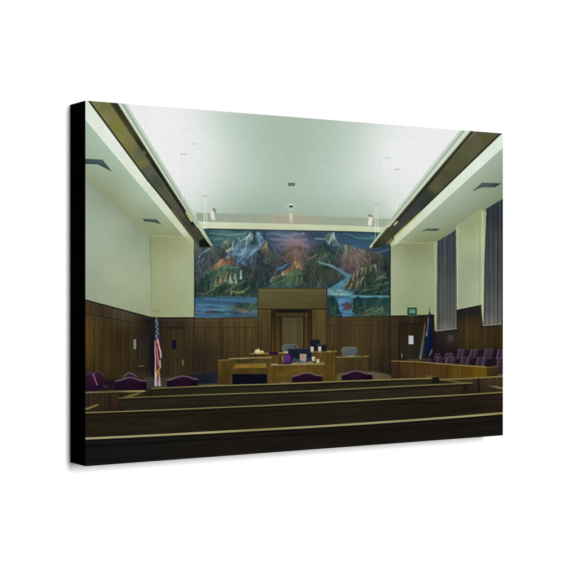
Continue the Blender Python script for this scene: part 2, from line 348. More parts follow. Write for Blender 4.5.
stroke([(194, 318), (194, 382)], 1.0, (30, 26, 22), alpha=.75)
for xx, a in ((161.5, .7), (185.5, .55), (189.5, .5), (200, .3), (208, .35), (217, .4), (223, .3), (231, .35), (239, .35), (246, .3), (252, .3)):
    stroke([(xx, 328), (xx, 384)], .7, (30, 25, 18), alpha=a * .7)
    stroke([(xx + 1.3, 328), (xx + 1.3, 384)], .7, (100, 82, 46), alpha=a * .22)
# back wall, right of the bench
def wr(x, y):
    return field([(330, 322, 76, 62, 36), (360, 322, 74, 60, 34), (386, 322, 62, 50, 30), (330, 340, 78, 63, 33), (345, 340, 76, 62, 34), (362, 345, 70, 57, 31), (378, 345, 70, 57, 32), (386, 350, 52, 43, 27),
                  (330, 352, 76, 60, 30), (370, 365, 64, 53, 30), (384, 370, 46, 39, 27), (395, 322, 54, 43, 28), (415, 320, 50, 40, 28), (395, 345, 56, 45, 29), (430, 325, 34, 28, 22), (397, 360, 50, 41, 28), (430, 350, 28, 24, 20)], x, y) * np.array((.82, .86, 1.02))
fill([(326.5, 316.2), (391, 316.2), (391, 315.6), (434, 314.8), (434, 331), (436, 362), (436, 380), (326.5, 384)], wood(wr, 35, .24, 1.7), aa=.5)
stroke([(327, 316.8), (391, 316.4), (434, 315.4)], 1.2, (34, 29, 20), aa=.5, alpha=.85)
stroke([(328, 319), (390, 318.8)], .8, (92, 76, 46), alpha=.3)
stroke([(328, 325.6), (390, 325.4)], .9, (44, 36, 22), alpha=.5)
stroke([(389.6, 316), (389.8, 376)], 1.2, (28, 24, 18), alpha=.85)
for xx, a in ((334, .35), (341, .4), (348, .35), (356, .4), (364, .35), (371, .4), (378, .35), (384, .45)):
    stroke([(xx, 327), (xx, 374)], .7, (32, 26, 18), alpha=a * .65)
    stroke([(xx + 1.3, 327), (xx + 1.3, 374)], .7, (102, 84, 48), alpha=a * .22)
# right wall under the windows
def wright(x, y):
    return field([(436, 335, 40, 34, 30), (436, 350, 32, 28, 24), (449, 336, 46, 41, 36), (452, 350, 42, 35, 25), (459, 314, 40, 38, 34), (470, 312, 44, 40, 32), (466, 325, 68, 56, 30), (474, 330, 74, 61, 30), (462, 345, 58, 48, 26), (478, 345, 68, 56, 28),
                  (488, 332, 60, 50, 27), (498, 335, 64, 53, 27), (490, 350, 56, 46, 26), (501, 350, 52, 43, 26)], x, y) * np.array((.78, .80, .92))
fill([(433.5, 331.5), (456.8, 329), (456.6, 310.2), (481, 305.2), (483, 326), (510, 324), (510, 372), (433.5, 372)], wood(wright, 37, .22, 1.8), aa=.5)
stroke([(456.8, 310.6), (481, 305.6)], 1.4, (28, 26, 18), aa=.5, alpha=.85)
fill([(458, 313), (480, 309), (480, 314), (458, 318)], (32, 32, 32), aa=1.2, alpha=.7)
stroke([(434, 332), (457, 329.4)], 1.6, (22, 20, 18), aa=.6, alpha=.85); stroke([(481, 327), (505, 324.6)], 1.6, (26, 24, 18), aa=.6, alpha=.85)
for xx, a in ((457.6, .6), (463, .35), (469, .3), (475, .3), (481.5, .55), (488, .35), (494.5, .4), (499, .3)):
    stroke([(xx, 318), (xx + .3, 352)], .8, (30, 25, 16), alpha=a)
blob(450.5, 338, 3.2, 3.2, (84, 80, 76), .75); blob(450.5, 340, 6, 8, (60, 55, 50), .3)
stroke([(431.5, 316), (436, 358)], 3.2, (24, 21, 20), aa=1.2, alpha=.6)

# ---- doors and wall fittings
P = new_part('printed_door', 'dark wooden door with a white notice in the print')
fill([(400, 324.5), (425.5, 324), (425.5, 362), (400, 362)], wood([(403, 328, 42, 37, 26), (412, 330, 40, 35, 25), (422, 332, 36, 32, 25), (404, 352, 42, 37, 29), (414, 352, 35, 33, 29), (424, 352, 28, 27, 25)], 41, .14, 1.2), P)
stroke([(399.5, 361), (399.8, 324.4), (425.6, 323.8)], 1.1, (24, 20, 14), aa=.5, alpha=.85)
stroke([(397, 361), (397.2, 321)], .8, (78, 64, 38), alpha=.4); stroke([(392, 327), (434, 322)], .8, (36, 29, 20), alpha=.5)
blob(402, 355.6, .8, 2.2, (120, 108, 84), .8, .5); stroke([(404, 355), (407, 355)], .6, (86, 74, 50), alpha=.5)
P = new_part('printed_notice', 'white paper notice on the printed door')
rect(408.6, 335.6, 413.5, 344.2, [(410, 337, 168, 176, 186), (412, 343, 186, 190, 192)], P, aa=.5)
P = new_part('printed_exit_sign', 'green sign above the printed door')
rect(407.4, 307.6, 416.8, 315.2, (26, 58, 44), P, aa=.5)
rect(409, 309, 415.4, 313.6, [(410, 310, 74, 120, 98), (414, 313, 86, 134, 110)], P, aa=.5); stroke([(410.2, 311.3), (414.4, 311.3)], 1.2, (120, 164, 138), alpha=.45)
stroke([(407.4, 315.6), (416.8, 315.6)], .8, (120, 132, 100), alpha=.5)
P = new_part('printed_wall_plate', 'pale switch plate on the left printed panelling')
rect(133.6, 339.4, 136.2, 349.2, (122, 126, 112), P, aa=.5); stroke([(136.6, 340), (136.6, 349)], .6, (30, 26, 18), alpha=.6)
stroke([(139.6, 366.2), (142.8, 365.8)], 1.3, (104, 98, 78), alpha=.8); stroke([(141, 340), (139.5, 362)], .7, (74, 62, 42), alpha=.5)
P = new_part('printed_wall_plate', 'black plate on the printed back wall')
rect(171.8, 339.8, 176.4, 349.2, (17, 20, 30), P, aa=.5)
P = new_part('printed_wall_plate', 'small brass plate on the printed back wall')
rect(181.9, 359.6, 184, 365.4, (100, 84, 46), P, aa=.5); stroke([(178, 361), (182, 361)], .6, (84, 72, 44), alpha=.6)

# ================================================================== curtains
def curtain(seed, ctrl, fw):
    def f(x, y):
        ph = x * fw + 2.6 * fbm(x * .16, y * .010, seed, 2)
        s = np.sin(ph) + .55 * np.sin(ph * 1.73 + 1.1) + .3 * np.sin(ph * 3.1 + .4)
        g = fbm(x * .9, y * .02, seed + 3, 3)
        return colour_of(ctrl, x, y) * (1 + .105 * s + .2 * g)[..., None]
    return f
P = new_part('printed_curtain', 'narrow grey curtain beside the flag in the print')
fill([(437.4, 241.6), (455.9, 229.4), (456.8, 328.8), (446, 330), (436.2, 331.2)], curtain(51, [(440, 245, 60, 64, 70), (452, 238, 62, 66, 74), (446, 265, 66, 70, 71), (446, 290, 73, 77, 76), (440, 318, 68, 72, 69), (453, 318, 77, 80, 75), (446, 328, 104, 104, 97)], 1.7), P, aa=.5, warp=.35, wf=.16)
stroke([(436.4, 331), (447, 329.8), (456.8, 328.6)], 1.2, (146, 144, 132), alpha=.6)
P = new_part('printed_curtain', 'dark grey curtain at the right edge of the print')
fill([(486.2, 208.8), (510, 194.6), (510, 323.8), (494, 325), (483.2, 325.8), (484.6, 260)], curtain(53, [(488, 215, 44, 50, 56), (499, 208, 50, 56, 62), (488, 245, 52, 58, 62), (499, 245, 66, 72, 72), (487, 280, 62, 66, 68), (499, 280, 72, 74, 70), (487, 310, 74, 77, 76), (498, 310, 84, 84, 79), (492, 322, 104, 104, 97)], 1.5), P, aa=.5, warp=.35, wf=.16)
stroke([(483.4, 325.6), (494, 324.6), (505, 323.8)], 1.2, (142, 142, 130), alpha=.6)
stroke([(502.2, 200), (502.4, 324)], 1.4, (30, 34, 36), alpha=.7)

# ================================================================== the mural (a generic mountain and lake landscape)
MU = new_part('printed_mural', 'painted landscape of dark mountains above blue water')
def relief(x, y, seed):
    """painted light on folded ground: slope of a ridged height field, lit from the left"""
    def h(xx, yy):
        xx = xx + 2.2 * fbm(xx * .12, yy * .12, seed + 50, 2); yy = yy + 2.2 * fbm(xx * .12 + 20, yy * .12, seed + 51, 2)
        return (1 - np.abs(fbm(xx * .085, yy * .05, seed, 2, .5)) * 2) * 5 + (1 - np.abs(fbm(xx * .22, yy * .13, seed + 4, 3, .55)) * 2) * 2.0
    e = .35
    return (h(x + e, y + e * .5) - h(x - e, y - e * .5)) / (2 * e)
def brush(base, seed, amp=.30, ang=0.0, f=.35, el=4.0):
    flat = el > 5 or ang == 0.0
    ca, sa = math.cos(ang), math.sin(ang)
    def g(x, y):
        a = x * ca + y * sa; b = -x * sa + y * ca
        c = colour_of(base, x, y)
        gy = c.mean(-1, keepdims=True)
        c = (gy + (c - gy) * .84) * np.array((.92, .955, 1.0))
        n = fbm(a * (.05 if flat else .14), b * .36, seed + 3, 3, .6)
        if flat:
            return np.clip(c * (1 + .30 * n)[..., None], 6, 220)
        big = fbm(x * .09 + seed, y * .11, seed + 21, 3, .6)
        r = np.clip(relief(x, y, seed), -1.6, 1.6)
        sh = np.exp(.17 * r + .24 * n + .34 * big) * np.where(c.mean(-1) > 92, .97, .84)
        warm = np.clip(r, -1, 1)[..., None] * np.array((3, 1, -3))
        return np.clip(c * sh[..., None] + warm, 6, 220)
    return g
mural_outline = [(194.1, 227.8), (207, 228.9), (260, 229.9), (350, 231.6), (390.4, 233.4), (390.3, 316.2), (327, 316.8), (257, 317.6), (194.1, 317.8)]
mural_base = [(198, 250, 54, 64, 62), (200, 275, 46, 58, 46), (200, 300, 34, 44, 40), (225, 240, 66, 74, 72), (235, 265, 62, 58, 48), (225, 290, 60, 70, 48), (250, 240, 56, 70, 86), (255, 265, 48, 50, 52), (250, 290, 48, 58, 44),
    (285, 235, 74, 82, 108), (290, 260, 78, 62, 58), (300, 285, 52, 62, 44), (315, 235, 58, 66, 88), (320, 255, 50, 56, 52), (325, 275, 54, 54, 46), (345, 240, 46, 62, 66), (350, 260, 84, 66, 64), (350, 280, 58, 78, 84), (375, 240, 38, 54, 82),
    (375, 262, 74, 60, 54), (385, 275, 42, 44, 40), (370, 290, 48, 58, 40), (385, 300, 36, 52, 44), (340, 305, 44, 84, 104)]
fill(mural_outline, brush(mural_base, 61, .34), MU, aa=.4)
M0 = IDS == MU
KEEP = IMG.copy()
def mf(pts, c, seed, warp=1.6, aa=.6, alpha=.96, ang=0., amp=.36, wf=.2, f=.4, el=4.):
    fill(pts, brush(c, seed, amp, ang, f, el), None, aa, alpha, warp, wf, seed)
def ms(pts, w, c, seed=1, alpha=.85, warp=.9, aa=.5):
    w = tuple(q * .85 for q in w) if isinstance(w, tuple) else w * .85
    g = sum(c) / 3.0
    stroke(pts, w, tuple(g + (q - g) * .85 for q in c), None, .8, alpha * .92, 1.1, .22, seed)
def ridges(apex, left, right, n, light, dark, seed, reach=1.0):
    """stylised folds running down from a summit, lit on their left"""
    r0 = np.random.RandomState(seed)
    for i in range(n):
        t = (i + r0.uniform(.1, .9)) / n
        bx = left[0] + (right[0] - left[0]) * t; by = left[1] + (right[1] - left[1]) * t
        s0 = r0.uniform(.05, .45); s1 = r0.uniform(.6, 1.0) * reach
        a = (apex[0] + (bx - apex[0]) * s0, apex[1] + (by - apex[1]) * s0)
        b = (apex[0] + (bx - apex[0]) * s1, apex[1] + (by - apex[1]) * s1)
        m = ((a[0] + b[0]) / 2 + r0.uniform(-2.2, 2.2), (a[1] + b[1]) / 2 + r0.uniform(-1.2, 1.2))
        f = r0.uniform(.85, 1.12)
        ms([a, m, b], (.8, r0.uniform(1.8, 3.6)), tuple(q * f for q in light), seed + i, .42)
        ms([(a[0] + 1.2, a[1] + .4), (m[0] + 1.5, m[1] + .5), (b[0] + 1.8, b[1] + .2)], (.7, r0.uniform(1.6, 3.0)), dark, seed + 40 + i, .5)
# sky: dark teal and blue, drifting cloud bands
mf([(190, 226), (395, 230), (395, 246), (340, 250), (320, 245), (285, 250), (262, 240), (215, 245), (190, 250)], [(205, 234, 42, 66, 74), (225, 236, 70, 96, 92), (243, 233, 52, 82, 82), (262, 234, 40, 50, 72), (280, 234, 70, 84, 102), (290, 241, 112, 94, 108), (300, 245, 112, 86, 98), (312, 240, 56, 66, 98), (322, 234, 46, 62, 86), (340, 234, 40, 60, 80), (360, 237, 44, 82, 84), (352, 243, 42, 58, 92), (375, 240, 40, 70, 84), (370, 247, 42, 60, 94)], 62, 1.0, ang=.12, el=6)
for pts, w, c, s in (([(210, 233), (228, 235), (246, 233.5)], (1.5, 3.4), (100, 128, 118), 1), ([(214, 240), (236, 238), (244, 236)], (1, 2), (84, 112, 112), 2), ([(266, 233), (284, 235.5), (304, 234)], (1, 2.4), (130, 134, 158), 3),
                     ([(270, 239), (288, 240), (306, 240)], (1.2, 2.2), (140, 122, 138), 4), ([(280, 244.5), (294, 244), (308, 246)], (1, 3), (130, 98, 106), 5), ([(316, 238.6), (325, 238.8)], (1.2, .7), (168, 180, 188), 6),
                     ([(344, 233.5), (358, 238), (376, 238)], (1, 3), (76, 122, 112), 7), ([(338, 233), (350, 239), (366, 246), (380, 247)], (2, 4), (44, 60, 104), 8), ([(366, 240), (388, 237)], (1, 2.5), (58, 96, 112), 9), ([(372, 254), (390, 249)], (1, 2.6), (66, 92, 138), 10)):
    ms(pts, w, c, s, .75)
blob(296, 244, 14, 6, (150, 98, 106), .5)
# far purple-brown ranges
mf([(194, 262), (200, 248), (210, 244), (222, 250), (236, 254), (250, 258), (262, 262), (262, 280), (194, 280)], [(200, 255, 70, 74, 80), (218, 253, 78, 66, 62), (235, 258, 76, 62, 54), (255, 264, 56, 52, 50)], 63, ang=.6)
mf([(276, 262), (286, 250), (294, 245), (300, 246), (308, 252), (318, 258), (322, 268), (300, 272), (284, 270)], [(286, 258, 104, 70, 56), (294, 252, 128, 84, 70), (302, 258, 98, 68, 62), (314, 262, 62, 58, 56)], 64, ang=1.2)
mf([(334, 250), (346, 244), (352, 246), (362, 250), (378, 253), (391, 258), (391, 280), (368, 278), (345, 275), (330, 264)], [(340, 254, 66, 70, 58), (350, 252, 104, 84, 72), (358, 254, 128, 96, 84), (356, 262, 104, 76, 72), (346, 268, 88, 58, 62), (372, 260, 84, 66, 54), (386, 262, 48, 46, 42)], 65, ang=.5)
ms([(352, 257), (360, 255), (366, 260)], (1, 3), (146, 108, 88), 31, .6); ms([(340, 259), (348, 256), (352, 258)], (1, 2), (120, 112, 86), 32, .6); ms([(342, 267), (352, 263), (358, 268)], (1, 2), (122, 82, 82), 33, .5)
ridges((297, 245), (277, 264), (318, 266), 9, (142, 84, 60), (66, 46, 46), 500)
ridges((352, 245), (334, 270), (388, 276), 12, (128, 86, 70), (60, 44, 50), 540)
ridges((208, 246), (194, 270), (236, 268), 8, (94, 84, 76), (44, 44, 46), 580)
# the snow peaks
mf([(222, 262), (230, 250), (240, 241), (247, 235), (250, 231), (256, 231.5), (262, 236), (268, 244), (276, 252), (286, 262), (296, 268), (292, 278), (262, 274), (240, 264)], [(234, 254, 88, 108, 130), (244, 241, 66, 80, 88), (250, 250, 66, 84, 116), (258, 240, 44, 48, 54), (266, 250, 54, 56, 58), (280, 262, 56, 52, 50), (264, 268, 58, 50, 42), (288, 268, 44, 54, 82)], 66, ang=-.7)
mf([(240, 242), (247, 236), (251, 231.4), (253.5, 234), (252, 241), (248, 248), (243, 247)], [(243, 242, 96, 112, 104), (250, 235, 158, 168, 150), (248, 243, 118, 134, 134)], 67, .8, ang=-.8)
mf([(236, 255), (244, 248), (250, 246), (248, 252), (243, 257)], [(240, 253, 128, 150, 158), (247, 249, 154, 166, 158)], 68, .9, ang=-.6)
mf([(248, 247), (253, 238), (257, 232), (262, 237), (261, 244), (255, 251), (249, 256), (246, 254)], [(252, 244, 50, 58, 60), (260, 238, 86, 108, 132), (254, 251, 92, 116, 150), (250, 255, 90, 116, 152)], 69, .9, ang=-1.0)
ms([(262, 236.5), (263.5, 241), (259, 248), (248, 257)], (1.2, 2.6), (134, 158, 180), 11, .8); ms([(256, 231.6), (261, 234.5)], (1, 1.8), (120, 142, 160), 12, .8)
mf([(260, 250), (266, 240), (269, 247), (270, 255), (264, 254)], [(264, 246, 132, 108, 68), (268, 252, 104, 84, 58)], 70, .8, ang=-1.1)
ms([(270, 240), (276, 250), (284, 256)], (1, 2), (40, 44, 66), 13); ms([(273, 246), (276, 253), (281, 259)], (.8, 2.2), (104, 112, 138), 14, .6)
ms([(262, 256), (272, 268), (276, 274)], (1, 2), (40, 38, 36), 15, .7); ms([(270, 258), (268, 266)], (1.5, .6), (116, 98, 64), 16, .7); ms([(258, 254), (254, 262)], (1.6, .6), (98, 84, 58), 17, .6)
mf([(220, 247), (224, 240), (230, 239), (234, 243), (230, 251), (224, 253)], [(223, 245, 96, 96, 84), (228, 244, 112, 110, 96), (226, 250, 92, 76, 60)], 71, .8, ang=1.2)
ms([(233.6, 242), (231.5, 248), (227, 251.5)], (.8, 2.2), (196, 192, 168), 18); ms([(237, 237.5), (240, 241), (246, 237.6)], (.6, 1.6), (180, 178, 152), 19)
ms([(226, 252), (230, 256), (238, 258)], (1, 2), (60, 52, 50), 20, .6)
ms([(199, 257), (205, 251), (210, 248)], (1, 3), (120, 136, 150), 21, .8); ms([(197, 263), (204, 260)], (1, 2), (78, 96, 110), 22, .7)
ridges((269, 243), (262, 272), (292, 274), 8, (94, 84, 66), (34, 38, 46), 620)
ridges((252, 240), (226, 262), (254, 268), 7, (112, 130, 146), (44, 56, 76), 660)
# orange ridge and green foothills, left
mf([(210, 272), (216, 264), (221, 259), (230, 257), (236, 261), (232, 265), (222, 268), (214, 273)], [(214, 270, 132, 92, 58), (221, 262, 176, 92, 52), (228, 260, 156, 80, 52), (233, 262, 104, 64, 50)], 72, .9, ang=-.6)
ms([(203, 273), (212, 268), (218, 264)], (.8, 1.4), (142, 122, 76), 23); ms([(219, 260), (222, 265)], (.7, 1.5), (178, 102, 64), 24)
mf([(194, 285), (204, 276), (214, 270), (226, 265), (238, 267), (244, 272), (252, 280), (256, 292), (256, 298), (194, 298)], [(200, 285, 40, 52, 42), (214, 274, 56, 72, 52), (230, 269, 76, 94, 70), (240, 275, 60, 74, 54), (215, 288, 62, 64, 44), (230, 288, 58, 66, 46), (248, 288, 44, 58, 42)], 73, 1.2, ang=-.5)
ridges((228, 264), (198, 290), (254, 290), 8, (80, 94, 70), (30, 42, 40), 700)
ms([(202, 277), (212, 270), (224, 267), (238, 268)], (1, 2.2), (92, 112, 80), 25, .7)
for i, (a, b, w, c) in enumerate((((223, 276), (219, 285), 2.2, (134, 98, 58)), ((227, 273), (224, 282), 2.6, (150, 112, 68)), ((231, 273), (228, 283), 2.4, (128, 98, 60)), ((235, 275), (232, 284), 2.4, (158, 152, 122)), ((241, 271), (240, 279), 2.2, (168, 172, 152)), ((219, 283), (215, 287), 1.8, (150, 124, 76)), ((236, 280), (238, 286), 2, (120, 128, 104)), ((221, 272), (214, 281), 1.2, (112, 96, 62)))):
    ms([a, b], (w, w * .5), c, 40 + i, .85); ms([(a[0] + 1.8, a[1] + .5), (b[0] + 1.9, b[1])], (.8, 1.4), (42, 38, 32), 50 + i, .7)
for i, (x0, y0, hh, ww, c) in enumerate(((216, 278, 9, 2.4, (150, 118, 74)), (221, 274, 10, 2.6, (158, 120, 76)), (226, 273, 10, 2.8, (150, 114, 72)), (231, 274, 10, 2.8, (170, 158, 122)), (236, 276, 8, 2.4, (150, 154, 124)), (241, 272, 7, 2.0, (176, 180, 158)))):
    mf([(x0, y0), (x0 + ww * .9, y0 + hh), (x0 - ww * .9, y0 + hh * .9)], c, 900 + i, .9, .6, .8, ang=0)
    ms([(x0 + .6, y0 + .5), (x0 + ww, y0 + hh)], (.5, 1.6), (40, 36, 32), 920 + i, .8)
for i in range(16):
    x0 = 204 + i * 3.4; y0 = 292 - (i % 5) * 2.1
    ms([(x0, y0 + 2), (x0 + 6, y0 - 1.2), (x0 + 11, y0 - 3)], (.8, 1.8), ((86, 104, 66), (66, 88, 64), (104, 112, 66), (48, 66, 52))[i % 4], 70 + i, .7)
    ms([(x0 + 1, y0 + 3.6), (x0 + 9, y0)], (1, 1.6), (30, 42, 36), 90 + i, .55)
ms([(198, 280), (197, 290)], (1.4, .8), (104, 92, 68), 26, .7); ms([(201, 276), (199, 288)], (1, 1.6), (32, 42, 40), 27, .7)
mf([(258, 270), (262, 262), (276, 268), (284, 276), (270, 288), (258, 292), (248, 285)], [(262, 270, 46, 48, 48), (276, 276, 52, 50, 46), (258, 284, 40, 46, 46)], 74, ang=.8)
ridges((262, 262), (254, 292), (284, 286), 8, (66, 66, 62), (28, 34, 40), 740)
# cleft with blue glacier, then orange ridge and green shoulder, centre
ms([(276, 270), (284, 268), (290, 262)], (2, 3), (40, 56, 96), 28); ms([(277, 269.5), (283, 267), (286, 265)], (1.2, 2.2), (84, 138, 172), 29)
mf([(270, 282), (278, 275), (288, 268), (295, 261), (300, 262), (304, 267), (300, 272), (290, 275), (280, 280)], [(276, 279, 124, 94, 58), (288, 270, 152, 98, 58), (296, 263, 172, 102, 58), (302, 268, 124, 84, 62)], 75, 1.0, ang=-.7)
ms([(270, 281.5), (275, 276)], (1.6, .8), (170, 136, 92), 30); ms([(296, 262.5), (302, 268)], (1, 2), (170, 104, 68), 34, .7)
mf([(268, 286), (276, 279), (288, 274), (298, 268), (304, 273), (306, 282), (300, 290), (262, 290)], [(276, 283, 56, 78, 54), (290, 276, 92, 108, 66), (300, 274, 78, 94, 58), (296, 284, 50, 64, 46)], 76, 1.2, ang=-.4)
for i, (a, b) in enumerate((((274, 284), (288, 279)), ((284, 281), (300, 272)), ((292, 281), (304, 277)), ((270, 288), (284, 285)), ((288, 287), (302, 283)))):
    ms([a, b], (1, 2), ((112, 122, 76), (100, 118, 70), (74, 96, 62), (50, 72, 60), (88, 74, 56))[i], 110 + i, .75)
ridges((298, 268), (266, 288), (308, 288), 8, (98, 112, 68), (34, 48, 42), 780)
# dark central mountain, its ochre spurs
mf([(304, 272), (308, 260), (316, 248), (321, 240), (326, 244), (334, 252), (340, 260), (330, 264), (322, 262), (310, 270)], [(312, 256, 52, 56, 50), (320, 246, 48, 62, 60), (330, 254, 58, 66, 60), (322, 258, 72, 70, 52)], 77, 1.0, ang=1.0)
mf([(324, 240), (329, 233), (334, 232), (336, 240), (342, 246), (332, 246)], [(328, 238, 116, 106, 72), (333, 235, 150, 158, 150), (334, 242, 70, 88, 96)], 78, .8, ang=-1.0)
ms([(334, 232.5), (331, 238), (329, 243)], (1, 2), (170, 178, 170), 35, .8); ms([(325, 240), (328, 235)], (1, 1.5), (130, 114, 72), 36, .8)
ms([(308, 260), (312, 257), (315, 255)], (1, 2.2), (120, 112, 76), 37); ms([(307, 252), (310, 247)], (2, 1), (92, 86, 76), 38, .7); ms([(316, 262), (322, 258), (326, 254)], (1, 2), (128, 118, 78), 39, .8); ms([(323, 256), (327, 260)], (1, 1.6), (96, 90, 58), 60, .7)
mf([(298, 290), (304, 276), (308, 268), (318, 262), (328, 265), (336, 270), (344, 276), (346, 281), (338, 288), (326, 290)], [(306, 278, 62, 54, 44), (318, 268, 58, 54, 42), (332, 274, 60, 52, 40), (318, 282, 62, 60, 44), (340, 281, 44, 54, 58), (328, 288, 40, 60, 64)], 79, ang=.7)
for i in range(9):
    ms([(306 + i * 4, 268 + i * .9), (311 + i * 4, 284)], (1, 1.8), ((74, 62, 48), (38, 42, 38), (82, 70, 52))[i % 3], 130 + i, .45)
ridges((321, 241), (306, 270), (342, 266), 9, (84, 88, 74), (28, 34, 38), 820)
ridges((318, 263), (300, 290), (346, 286), 11, (80, 68, 52), (32, 36, 34), 860)
# river and falls, right
ms([(318, 262), (328, 265), (340, 270), (351, 277)], (1.2, 4), (82, 122, 140), 61, .85); ms([(322, 263), (334, 267)], (.8, 1.6), (126, 164, 176), 62, .7)
mf([(326, 289), (336, 285), (346, 278), (352, 276), (350, 283), (344, 289), (338, 293), (327, 293)], [(330, 288, 66, 108, 118), (346, 280, 80, 120, 146), (340, 288, 62, 112, 128)], 80, .9, ang=0)
mf([(327, 289), (338, 288.6), (348, 291), (356, 294), (350, 296.5), (327, 296)], [(331, 292, 98, 132, 130), (342, 292, 116, 146, 142), (352, 295, 80, 116, 122)], 81, .8, ang=0)
for i, (x0, y0) in enumerate(((329, 291), (333, 293.5), (338, 290.6), (342, 294), (347, 293.4))):
    ms([(x0, y0), (x0 + 4, y0 + 1)], (.8, 1.4), (170, 186, 172), 150 + i, .7); ms([(x0 + 2, y0 + 1.4), (x0 + 5, y0 + 2.4)], .8, (52, 84, 92), 156 + i, .5)
# ochre cliffs
mf([(343, 288), (348, 280), (355, 274), (360, 269), (366, 266), (372, 267), (377, 264), (379, 272), (377, 282), (368, 288), (356, 290)], [(347, 285, 96, 84, 50), (356, 277, 88, 78, 48), (366, 272, 78, 74, 52), (374, 272, 68, 76, 52), (360, 284, 74, 64, 42), (372, 280, 54, 66, 46)], 82, 1.0, ang=1.1)
for i, (a, b, w) in enumerate((((349, 280), (347, 285), 2.2), ((354, 275), (353, 280), 2.2), ((358, 271), (357, 277), 2), ((362, 268), (361, 274), 2.4), ((366, 268), (366, 272), 1.6), ((371, 267), (371, 271), 1.6), ((375, 265), (376, 271), 2), ((358, 282), (356, 288), 2.4), ((363, 277), (361, 283), 2), ((352, 284), (350, 289), 1.8), ((346, 284), (344, 288), 1.6))):
    ms([a, b], (w, w * .6), ((168, 144, 88), (142, 118, 68), (150, 130, 84))[i % 3], 170 + i, .85); ms([(a[0] + 2, a[1] + 1), (b[0] + 1.8, b[1] + 1)], (1, 1.8), (40, 36, 30), 185 + i, .7)
# dark firs and rocks, right
mf([(378, 282), (384, 272), (391, 266), (391, 298), (362, 297), (352, 293), (366, 288)], [(384, 276, 58, 60, 50), (372, 289, 44, 62, 44), (386, 290, 36, 52, 42), (362, 294, 46, 62, 44)], 83, 1.2, ang=-.6)
for i, (a, b) in enumerate((((374, 282), (381, 276)), ((378, 280), (386, 273)), ((372, 287), (388, 283)), ((364, 291), (378, 288)), ((374, 293), (390, 289)), ((358, 293), (366, 290)), ((380, 279), (385, 277)))):
    ms([a, b], (.8, 1.8), ((118, 124, 104), (96, 104, 88), (88, 110, 74), (72, 94, 66), (40, 74, 70), (92, 100, 62), (128, 124, 104))[i], 200 + i, .8); ms([(a[0], a[1] + 2), (b[0], b[1] + 2)], (1, 1.4), (24, 36, 32), 210 + i, .6)
mf([(350, 295), (391, 295.6), (391, 298), (350, 297.6)], (66, 118, 138), 84, .4, ang=0)
ms([(346, 296.6), (368, 297), (390, 296.4)], 1.0, (116, 160, 172), 63, .6)
mf([(327, 295), (350, 296), (354, 306), (352, 316), (340, 317.5), (327, 317.5)], [(330, 300, 44, 76, 88), (342, 299, 68, 116, 146), (348, 304, 58, 104, 136), (343, 313, 66, 108, 148), (350, 313, 70, 112, 150)], 85, .8, ang=0)
mf([(353, 300), (358, 296), (364, 298), (372, 297), (380, 298), (391, 298), (391, 317), (360, 317), (352, 312)], [(358, 302, 26, 46, 44), (370, 302, 30, 54, 46), (384, 302, 32, 58, 52), (372, 311, 66, 78, 48), (386, 311, 50, 66, 46), (360, 312, 40, 54, 40)], 86, 1.0, ang=1.4)
for i in range(14):
    x0 = 354 + i * 2.7
    ms([(x0, 298 + (i * 7 % 4)), (x0 + .3, 306 + (i * 5 % 4))], (.8, 2.0), ((20, 38, 38), (50, 82, 66), (26, 48, 44))[i % 3], 220 + i, .7)
for i, (a, b) in enumerate((((366, 311), (374, 308)), ((372, 312), (382, 308)), ((366, 314), (380, 313)), ((380, 312), (389, 314)), ((374, 316), (388, 316)))):
    ms([a, b], (1, 1.8), ((126, 134, 84), (108, 122, 76), (94, 104, 62), (70, 84, 56), (48, 64, 48))[i], 236 + i, .8)
mf([(327, 298), (333, 296), (337, 300), (339, 308), (343, 317.5), (327, 317.5)], [(330, 302, 26, 46, 44), (335, 304, 30, 50, 46), (334, 313, 36, 50, 40)], 87, .9, ang=1.4)
for i in range(5):
    ms([(328.5 + i * 2.1, 299 + (i % 2) * 2), (328.8 + i * 2.2, 313)], (.8, 1.8), ((20, 38, 38), (54, 78, 62))[i % 2], 245 + i, .6)
mf([(343, 310), (343, 305), (347, 303), (352, 304), (353, 309)], [(346, 307, 88, 54, 44), (351, 307, 72, 46, 42)], 88, .4); ms([(342.5, 305.2), (347, 302.6), (353.6, 304)], 1.2, (52, 40, 40), 64); ms([(352.6, 305), (352.8, 308.6)], .9, (116, 106, 64), 65, .7)
mf([(358, 317), (361, 312), (366, 312), (366, 317)], (76, 62, 48), 89, .5); ms([(330, 312), (336, 316)], (1, 2), (88, 62, 54), 66, .5)
# lake with boat and jetty, left
mf([(192, 297.6), (220, 296), (246, 296.6), (259, 298), (259, 319), (192, 319)], [(200, 299, 44, 72, 92), (225, 298, 56, 92, 118), (250, 299, 62, 98, 124), (200, 302, 40, 68, 106), (225, 303, 52, 82, 122), (245, 304, 44, 72, 104), (200, 309, 70, 104, 134), (222, 308, 74, 110, 134), (200, 315, 62, 92, 122), (225, 316, 50, 78, 98), (215, 306, 44, 78, 116)], 90, .6, ang=.06, el=8)
for i, (a, b, w) in enumerate((((195, 300.5), (228, 302), 1.6), ((198, 304), (224, 306), 1.4), ((214, 310.5), (238, 305.5), 1.6), ((196, 313), (206, 313.5), 1), ((205, 299), (250, 300.4), 1))):
    ms([a, b], (w, w * .6), ((36, 64, 108), (96, 134, 156), (110, 140, 150), (102, 132, 150), (84, 124, 146))[i], 260 + i, .7)
mf([(228, 308), (233, 303.6), (246, 303), (254, 304), (259, 300), (259, 313), (244, 311), (231, 309.6)], [(232, 308, 78, 92, 66), (240, 305, 30, 42, 40), (250, 306, 44, 56, 44), (254, 308, 74, 90, 60)], 91, .8)
